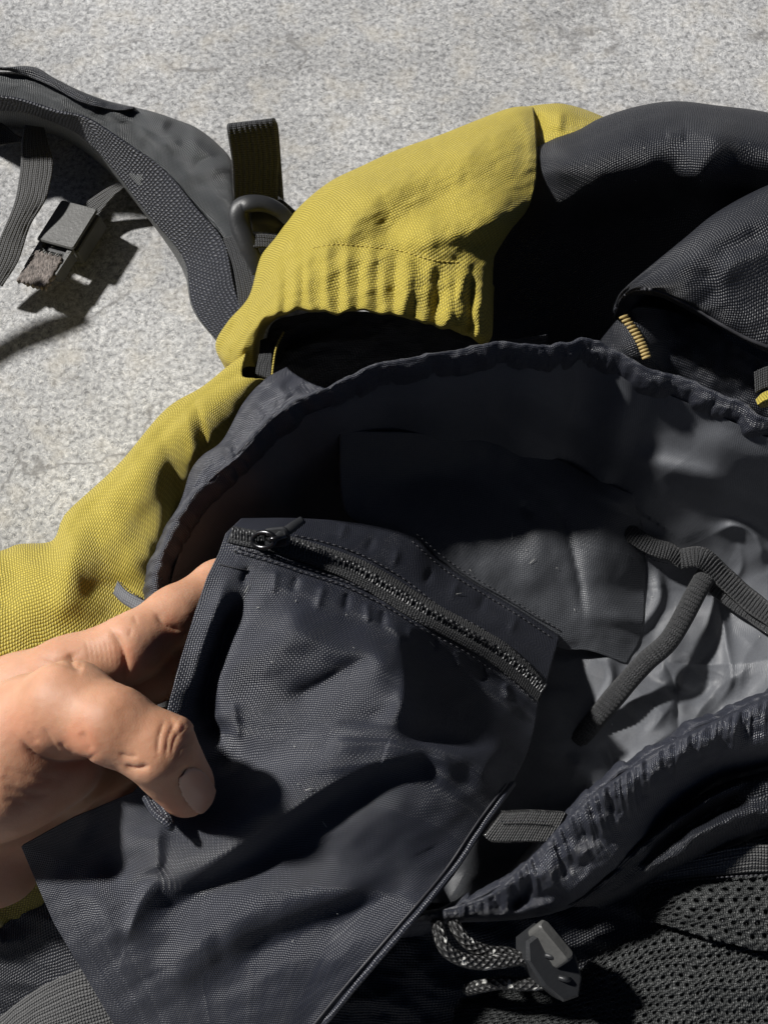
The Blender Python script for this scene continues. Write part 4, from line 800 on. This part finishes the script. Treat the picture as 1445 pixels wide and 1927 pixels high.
# --- sternum strap webbing, an added shadow strap and the worn buckle -----------------------------------
ribbon('shadow_strap', ([(-40, 240, 24), (0, 230, 24), (43, 262, 24), (80, 262, 24)], [(-40, 285, 22), (0, 273, 22), (43, 268, 22), (78, 268, 22)]), 50, 20, M['webbing'], BP, ribs=5)
ribbon('shadow_strap', ([(48, 235, 26), (41, 267, 25), (39, 317, 23), (27, 383, 21), (0, 449, 18), (-18, 500, 14), (-30, 530, 12)], [(84, 240, 26), (92, 274, 25), (101, 309, 23), (89, 371, 21), (58, 425, 18), (36, 490, 15), (6, 538, 12)]), 130, 34, M['grey_webbing'], BP, ribs=7, amp=.4, bow=.4)
ribbon('shadow_strap', ([(242, 336, 18), (205, 352, 14), (170, 375, 10), (135, 400, 8)], [(246, 345, 18), (218, 366, 14), (196, 392, 10), (172, 425, 8)]), 60, 20, M['grey_webbing'], BP, ribs=4)
ribbon('shadow_strap', ([(-111, 366, 48), (-189, 371, 50), (-255, 400, 50), (-293, 502, 40), (-277, 654, 20)], [(-86, 391, 48), (-170, 412, 50), (-247, 441, 50), (-285, 548, 40), (-268, 705, 20)]), 80, 20, M['webbing'], BP, ribs=5)  # added webbing out of view, placed to cast the shadow band on the ground
o, ex, ey, ez = frame(137, 436, 8.5, (-37, 58), (-.15, .05, .95)); ex = ex * 1.3; ey = ey * 1.12
BK = Join()
V, F = slab(rrect(-.0085, -.0085, .0095, .0095, .001), .0065, ex, ey, ez, o, .0015); BK.add(V, F)
V, F = slab(rrect(-.0085, -.0082, .0085, .0090, .001), .0022, ex, ey, ez, o, .0090); BK.add(V, F)
BK = BK.make('sternum_buckle', M['worn_plastic'], BP, smooth=False, label='worn buckle with frayed ends')
for s_ in (-1, 1):
    V, F = slab([(.0085, s_ * .0070 - .0011), (.0200, s_ * .0068 - .0010), (.0200, s_ * .0068 + .0010), (.0085, s_ * .0070 + .0011)], .0045, ex, ey, ez, o, .006, .0003); mesh('side_prong', V, F, M['worn_plastic'], BK, smooth=False)
V, F = slab(rrect(.0085, -.0062, .0110, .0062, .0008), .0025, ex, ey, ez, o, .004); mesh('buckle_bar', V, F, M['plastic'], BK, smooth=False)
rowsq = []
for x in np.linspace(.0135, .0262, 26):
    rowsq.append([o + ex * (x + .0005 * math.sin(j * 1.7)) + ey * y + ez * (.0052 + .00035 * noise2(x * 900, y * 500, 5) + .0006 * (x < .0150)) for j, y in enumerate(np.linspace(-.0068, .0066, 24))])
kk = NT('worn tab cloth'); oc = kk.n('ShaderNodeTexCoord').outputs['Object']; mp = kk.n('ShaderNodeMapping'); mp.inputs['Rotation'].default_value = (0, 0, R(25)); mp.inputs['Scale'].default_value = (3.0, 1, 1); kk.l(oc, mp.inputs[0])
kk.l(kk.ramp(kk.noise(mp.outputs[0], 520, 4, .65), (.34, (.035, .03, .027)), (.55, (.16, .135, .12)), (.75, (.34, .30, .27))), kk.b.inputs['Base Color']); kk.b.inputs['Roughness'].default_value = .8; kk.l(kk.bump(kk.noise(mp.outputs[0], 700, 3), .7, .0006), kk.b.inputs['Normal'])
sheet('worn_tab', np.array(rowsq), kk.m, BK, None, 2.4)
J = Join()
for i in range(46):
    x0 = random.uniform(.008, .018); y0 = random.uniform(-.009, .009); a = o + ex * x0 + ey * y0 + ez * random.uniform(.001, .005)
    d = ex * random.uniform(-.004, .005) + ey * random.uniform(-.008, .008) * (1.6 if y0 < -.004 else .6) + ez * random.uniform(-.002, .002)
    V, F, uv = tube([a, a + d * .5 + ez * random.uniform(0, .0012), a + d], [.00010, .00009, .00005], 7, 4); J.add(V, F, uv)
J.make('frayed_threads', plain('frayed grey thread', (.22, .22, .21), .7, .2), BK, stuff=True)
J = Join()
for i in range(10):
    a = o + ex * (.0125 + .0006 * math.sin(i * 2.1)) + ey * (-.005 + .0010 * i) + ez * .0048
    V, F, uv = tube([a, a + ex * .0010 + ez * .0006, a + ex * .0018], .00022, 6, 5); J.add(V, F, uv)
J.make('stitching', plain('pale thread', (.42, .42, .40), .6, .3), BK, stuff=True)

J = Join(); rl = random.Random(11)
for key, n, box in (('pocket', 16, (330, 1080, 900, 1800)), ('lining', 12, (950, 900, 1440, 1400)), ('panel', 6, (820, 950, 1100, 1150)), ('hoodb', 6, (1050, 230, 1440, 420))):
    for _ in range(n):
        u, v = rl.uniform(box[0], box[2]), rl.uniform(box[1], box[3]); a = on(key, u, v, .5)[0]; l = rl.choice([3, 4, 5, 14]); an = rl.uniform(0, 6.28)
        b = on(key, u + l * math.cos(an), v + l * math.sin(an), .7)[0]; V, F, uv = tube([a, (a + b) / 2, b], [.00007, .00010, .00006], 4, 4); J.add(V, F, uv)
J.make('lint', plain('pale lint', (.45, .45, .43), .8, .1), BP, stuff=True)

# ------------------------------------------------------------------ the hand
PR = empty('person', at(20, 1450, 60), 'bare left hand pinching the zipped black pocket between thumb and fingers', 'person')
def jt(u, v, h, r):
    p = at(u, v, h); return np.array([*p, r * px_size(p)])
def cone(Q, a, b):                    # distance to a round cone
    pa = Q - a[:3]; ba = b[:3] - a[:3]; t = np.clip((pa @ ba) / (ba @ ba), 0, 1)
    return np.linalg.norm(pa - t[..., None] * ba, axis=-1) - (a[3] + (b[3] - a[3]) * t)
def smin(a, b, k):
    h = np.clip(.5 + .5 * (b - a) / k, 0, 1); return b * (1 - h) + a * h - k * h * (1 - h)
chain = lambda *j: [jt(*x) for x in j]
THUMB = chain((-60, 1420, 112, 95), (60, 1365, 124, 92), (130, 1330, 134, 84), (215, 1365, 140, 70), (300, 1411, 138, 66), (324, 1446, 131, 58), (348, 1478, 125, 50), (352, 1488, 123.5, 46))
INDEX = chain((-80, 1350, 96, 90), (40, 1310, 104, 78), (130, 1268, 110, 68), (248, 1216, 112, 58), (330, 1158, 108, 52), (410, 1102, 101, 45), (470, 1070, 94, 40))
MIDDLE = chain((-40, 1440, 86, 90), (90, 1370, 92, 74), (200, 1310, 98, 58), (295, 1262, 99, 54), (390, 1225, 93, 47), (450, 1210, 86, 40))
RING = chain((-40, 1540, 74, 90), (80, 1480, 80, 72), (200, 1430, 88, 56), (290, 1390, 89, 50), (370, 1360, 84, 44), (420, 1345, 78, 38))
PINKY = chain((-40, 1620, 62, 80), (60, 1580, 68, 58), (150, 1530, 76, 46), (230, 1490, 78, 42), (300, 1470, 74, 36))
PALM = [chain((-260, 1560, 80, 150), (-60, 1480, 92, 120)), chain((-60, 1470, 96, 110), (70, 1410, 106, 92)), chain((-60, 1470, 90, 120), (60, 1500, 86, 92)),
        chain((-240, 1600, 74, 130), (-60, 1590, 72, 108)), chain((-60, 1590, 72, 108), (10, 1590, 70, 92)), chain((70, 1410, 106, 92), (140, 1440, 98, 66)), chain((-110, 1500, 108, 116), (20, 1455, 120, 92)), chain((20, 1455, 120, 92), (120, 1432, 118, 62))]
allj = np.vstack([np.array(c) for c in [THUMB, INDEX, MIDDLE, RING, PINKY] + PALM])
lo = (allj[:, :3] - allj[:, 3:4]).min(0) - .004; hi = (allj[:, :3] + allj[:, 3:4]).max(0) + .004
lo[0] = max(lo[0], at(-190, 1500, 90)[0])
VX = .00085
ax = [np.arange(lo[i], hi[i], VX) for i in range(3)]
Q = np.stack(np.meshgrid(*ax, indexing='ij'), -1).astype(np.float32)
palm = None
for c in PALM:
    d = cone(Q, c[0], c[1]); palm = d if palm is None else smin(palm, d, .010)
body = None
for c in (THUMB, INDEX, MIDDLE, RING, PINKY):
    f = None
    for a, b in zip(c[:-1], c[1:]):
        d = cone(Q, a, b); f = d if f is None else smin(f, d, .0035)
    f = smin(f, palm, .007)
    body = f if body is None else smin(body, f, .0022)
body = np.maximum(body, (at(-185, 1500, 90)[0] + .002) - Q[..., 0])   # the wrist ends outside the frame
del Q
def surface_nets(S, org, vx):
    ins = S < 0; n0, n1, n2 = S.shape
    c = np.zeros((n0 - 1, n1 - 1, n2 - 1), np.int16)
    for i in (0, 1):
        for j in (0, 1):
            for k in (0, 1): c += ins[i:n0 - 1 + i, j:n1 - 1 + j, k:n2 - 1 + k]
    act = (c > 0) & (c < 8); idx = np.full(act.shape, -1); ids = np.argwhere(act); idx[act] = np.arange(len(ids))
    acc = np.zeros((len(ids), 3)); cnt = np.zeros(len(ids)); I, Jv, K = ids.T
    cor = [(i, j, k) for i in (0, 1) for j in (0, 1) for k in (0, 1)]
    for a in cor:
        for b in cor:
            if b > a and sum(abs(x - y) for x, y in zip(a, b)) == 1:
                sa = S[I + a[0], Jv + a[1], K + a[2]]; sb = S[I + b[0], Jv + b[1], K + b[2]]; m = (sa < 0) != (sb < 0)
                t = np.where(m, sa / np.where(m, sa - sb, 1), 0)
                p = np.array(a) + t[:, None] * (np.array(b) - np.array(a)); acc[m] += p[m]; cnt[m] += 1
    V = (ids + acc / cnt[:, None]) * vx + org; F = []
    for d in range(3):
        e1, e2 = [(1, 2), (2, 0), (0, 1)][d]; sl0 = [slice(None)] * 3; sl1 = [slice(None)] * 3; sl0[d] = slice(0, -1); sl1[d] = slice(1, None)
        s0 = ins[tuple(sl0)]; s1 = ins[tuple(sl1)]; e = np.argwhere(s0 != s1)
        e = e[(e[:, e1] > 0) & (e[:, e2] > 0) & (e[:, e1] < S.shape[e1] - 1) & (e[:, e2] < S.shape[e2] - 1)]
        q = []
        for o1, o2 in ((-1, -1), (0, -1), (0, 0), (-1, 0)):
            x = e.copy(); x[:, e1] += o1; x[:, e2] += o2; q.append(idx[x[:, 0], x[:, 1], x[:, 2]])
        q = np.stack(q, 1); fl = ~ins[e[:, 0], e[:, 1], e[:, 2]]; q[fl] = q[fl][:, ::-1]; F.append(q)
    return V, np.vstack(F)
HV, HF = surface_nets(body, lo, VX)
def lap(V, F, it, lam=.5):
    E = np.vstack([F[:, [0, 1]], F[:, [1, 2]], F[:, [2, 3]], F[:, [3, 0]]]); E = np.vstack([E, E[:, ::-1]])
    deg = np.bincount(E[:, 0], minlength=len(V))[:, None]
    for k in range(it):
        a = np.stack([np.bincount(E[:, 0], V[E[:, 1], j], len(V)) for j in range(3)], 1) / deg
        V = V + (a - V) * (lam if k % 2 == 0 else -lam * 1.03)
    return V
HV = lap(HV, HF, 30)
def subdivide(V, F):
    E = np.sort(np.vstack([F[:, [0, 1]], F[:, [1, 2]], F[:, [2, 3]], F[:, [3, 0]]]), 1)
    ue, inv = np.unique(E, axis=0, return_inverse=True); inv = inv.ravel(); n = len(F); e = inv.reshape(4, n) + len(V); fc = np.arange(n) + len(V) + len(ue)
    V2 = np.vstack([V, V[ue].mean(1), V[F].mean(1)])
    F2 = np.vstack([np.stack([F[:, k], e[k], fc, e[(k + 3) % 4]], 1) for k in range(4)]); return V2, F2
HV, HF = subdivide(HV, HF)
HV = lap(HV, HF, 16)
def vnormals(V, F):
    n = np.cross(V[F[:, 2]] - V[F[:, 0]], V[F[:, 3]] - V[F[:, 1]]); out = np.zeros_like(V)
    for j in range(4):
        for k in range(3): out[:, k] += np.bincount(F[:, j], n[:, k], len(V))
    return out / (np.linalg.norm(out, axis=1, keepdims=True) + 1e-12)
N = vnormals(HV, HF)
if (N * (HV - HV.mean(0))).sum() < 0: HF = HF[:, ::-1]; N = -N
hu, hv = proj(HV)
crease = [
    # thumb joint wrinkles and creases
    ([(312, 1350), (300, 1385), (296, 1425)], -0.45, 4, 1.2), ([(336, 1352), (318, 1385), (312, 1430)], -0.41, 4, 1.2), ([(350, 1368), (330, 1390), (322, 1425)], -0.36, 4, 1.2), ([(358, 1395), (340, 1408), (332, 1430)], -0.29, 4, 1.2),
    ([(232, 1440), (256, 1448), (284, 1440)], -0.83, 6, 1.2), ([(222, 1418), (245, 1424), (262, 1420)], -0.41, 5, 1.2), ([(325, 1370), (345, 1365), (358, 1380)], .9, 16),
    ([(340, 1455), (352, 1447), (372, 1446)], -0.41, 4, 1.2),
    # thenar creases
    ([(30, 1385), (70, 1425), (120, 1438), (165, 1430), (180, 1418)], -1.30, 7, 1.2), ([(110, 1395), (125, 1415), (140, 1425)], -0.48, 6, 1.2), ([(80, 1365), (100, 1400), (115, 1425)], -0.36, 7, 1.2), ([(50, 1375), (72, 1400)], -0.33, 6, 1.2), ([(150, 1375), (165, 1400), (175, 1418)], -.5, 8),
    ([(0, 1440), (60, 1462), (130, 1468)], -0.23, 8), ([(0, 1480), (50, 1494), (100, 1496)], -0.27, 8), ([(0, 1505), (60, 1512)], -0.18, 7), ([(0, 1460), (40, 1476)], -0.16, 6),
    # index finger
    ([(205, 1178), (224, 1208), (236, 1245), (238, 1290)], -1.23, 8, 1.2), ([(290, 1150), (308, 1172), (330, 1184), (348, 1188)], -0.83, 6, 1.2), ([(252, 1155), (258, 1175)], -0.29, 4, 1.2), ([(248, 1180), (243, 1200)], -0.26, 4, 1.2),
    ([(130, 1225), (142, 1250), (160, 1258)], -0.98, 10, 1.2), ([(70, 1232), (110, 1245), (150, 1252)], -0.48, 9, 1.2),
] + [([(160 + 9 * i, 1200 + 3 * (i % 2)), (166 + 9 * i, 1225), (170 + 9 * i, 1250 + 2 * i)], -0.18, 3, 1.2) for i in range(7)] + [
    ([(0 + 14 * i, 1330 + 6 * i), (-8 + 14 * i, 1350 + 8 * i)], -.06, 4, 1.3) for i in range(6)]
dz = stroke_field(hu, hv, crease) * .001
HV = HV + N * dz[:, None] + N * (.00004 * fbm(hu / 22, hv / 22, 131, 3))[:, None]
me_h = None
HO = mesh('hand', HV, HF, M['skin'], PR)
red = stroke_field(hu, hv, [([(110, 1370), (150, 1400), (200, 1400)], 1, 46), ([(230, 1200), (240, 1260), (250, 1300)], .8, 26), ([(305, 1172), (340, 1186)], 1, 22), ([(300, 1250), (330, 1240)], .7, 30), ([(0, 1330), (60, 1400), (100, 1430)], .7, 40), ([(290, 1500), (330, 1525), (360, 1528)], .8, 22), ([(180, 1500), (230, 1460)], .5, 40), ([(0, 1600), (50, 1650)], .7, 50)])
red = np.clip(red, 0, 1)[:, None]
tan_shade = np.clip(stroke_field(hu, hv, [([(200, 1300), (290, 1350), (340, 1400)], 1, 60), ([(230, 1330), (300, 1420), (350, 1480)], 1, 50), ([(40, 1260), (160, 1220)], .4, 40)]), 0, 1)[:, None]  # tan that paints the dimmer light on the thumb into the skin colour
colr = np.array([1, 1, 1.0]) * (1 - red) + np.array([1.02, .86, .82]) * red; colr = colr * (1 - tan_shade) + colr * np.array([.94, .90, .86]) * tan_shade
at_ = HO.data.color_attributes.new('tint', 'FLOAT_COLOR', 'POINT'); at_.data.foreach_set('color', np.concatenate([colr, np.ones((len(colr), 1))], 1).astype(np.float32).ravel())
# thumbnail: a thin shell that follows the tip of the thumb
cu, cv, an = 373.0, 1488.0, R(58); du, dv = hu - cu, hv - cv
a_ = (du * math.cos(an) + dv * math.sin(an)) / 46; b_ = (-du * math.sin(an) + dv * math.cos(an)) / 30
inside = (np.abs(a_) ** 2.6 + np.abs(b_) ** 2.6 < 1) & ((N * (CAM - HV)).sum(1) > -.00) & (np.linalg.norm(HV - at(365, 1480, 125), axis=1) < .016)
fm = inside[HF].all(1)
if fm.any():
    used = np.unique(HF[fm]); mp_ = np.full(len(HV), -1); mp_[used] = np.arange(len(used))
    edge = (np.abs(a_) ** 2.6 + np.abs(b_) ** 2.6)[used]
    nv = HV[used] + N[used] * (.0004 * np.clip((1 - edge) / .25, .0, 1) + .00008)[:, None]
    mesh('thumbnail', nv, mp_[HF[fm]], M['nail'], HO)
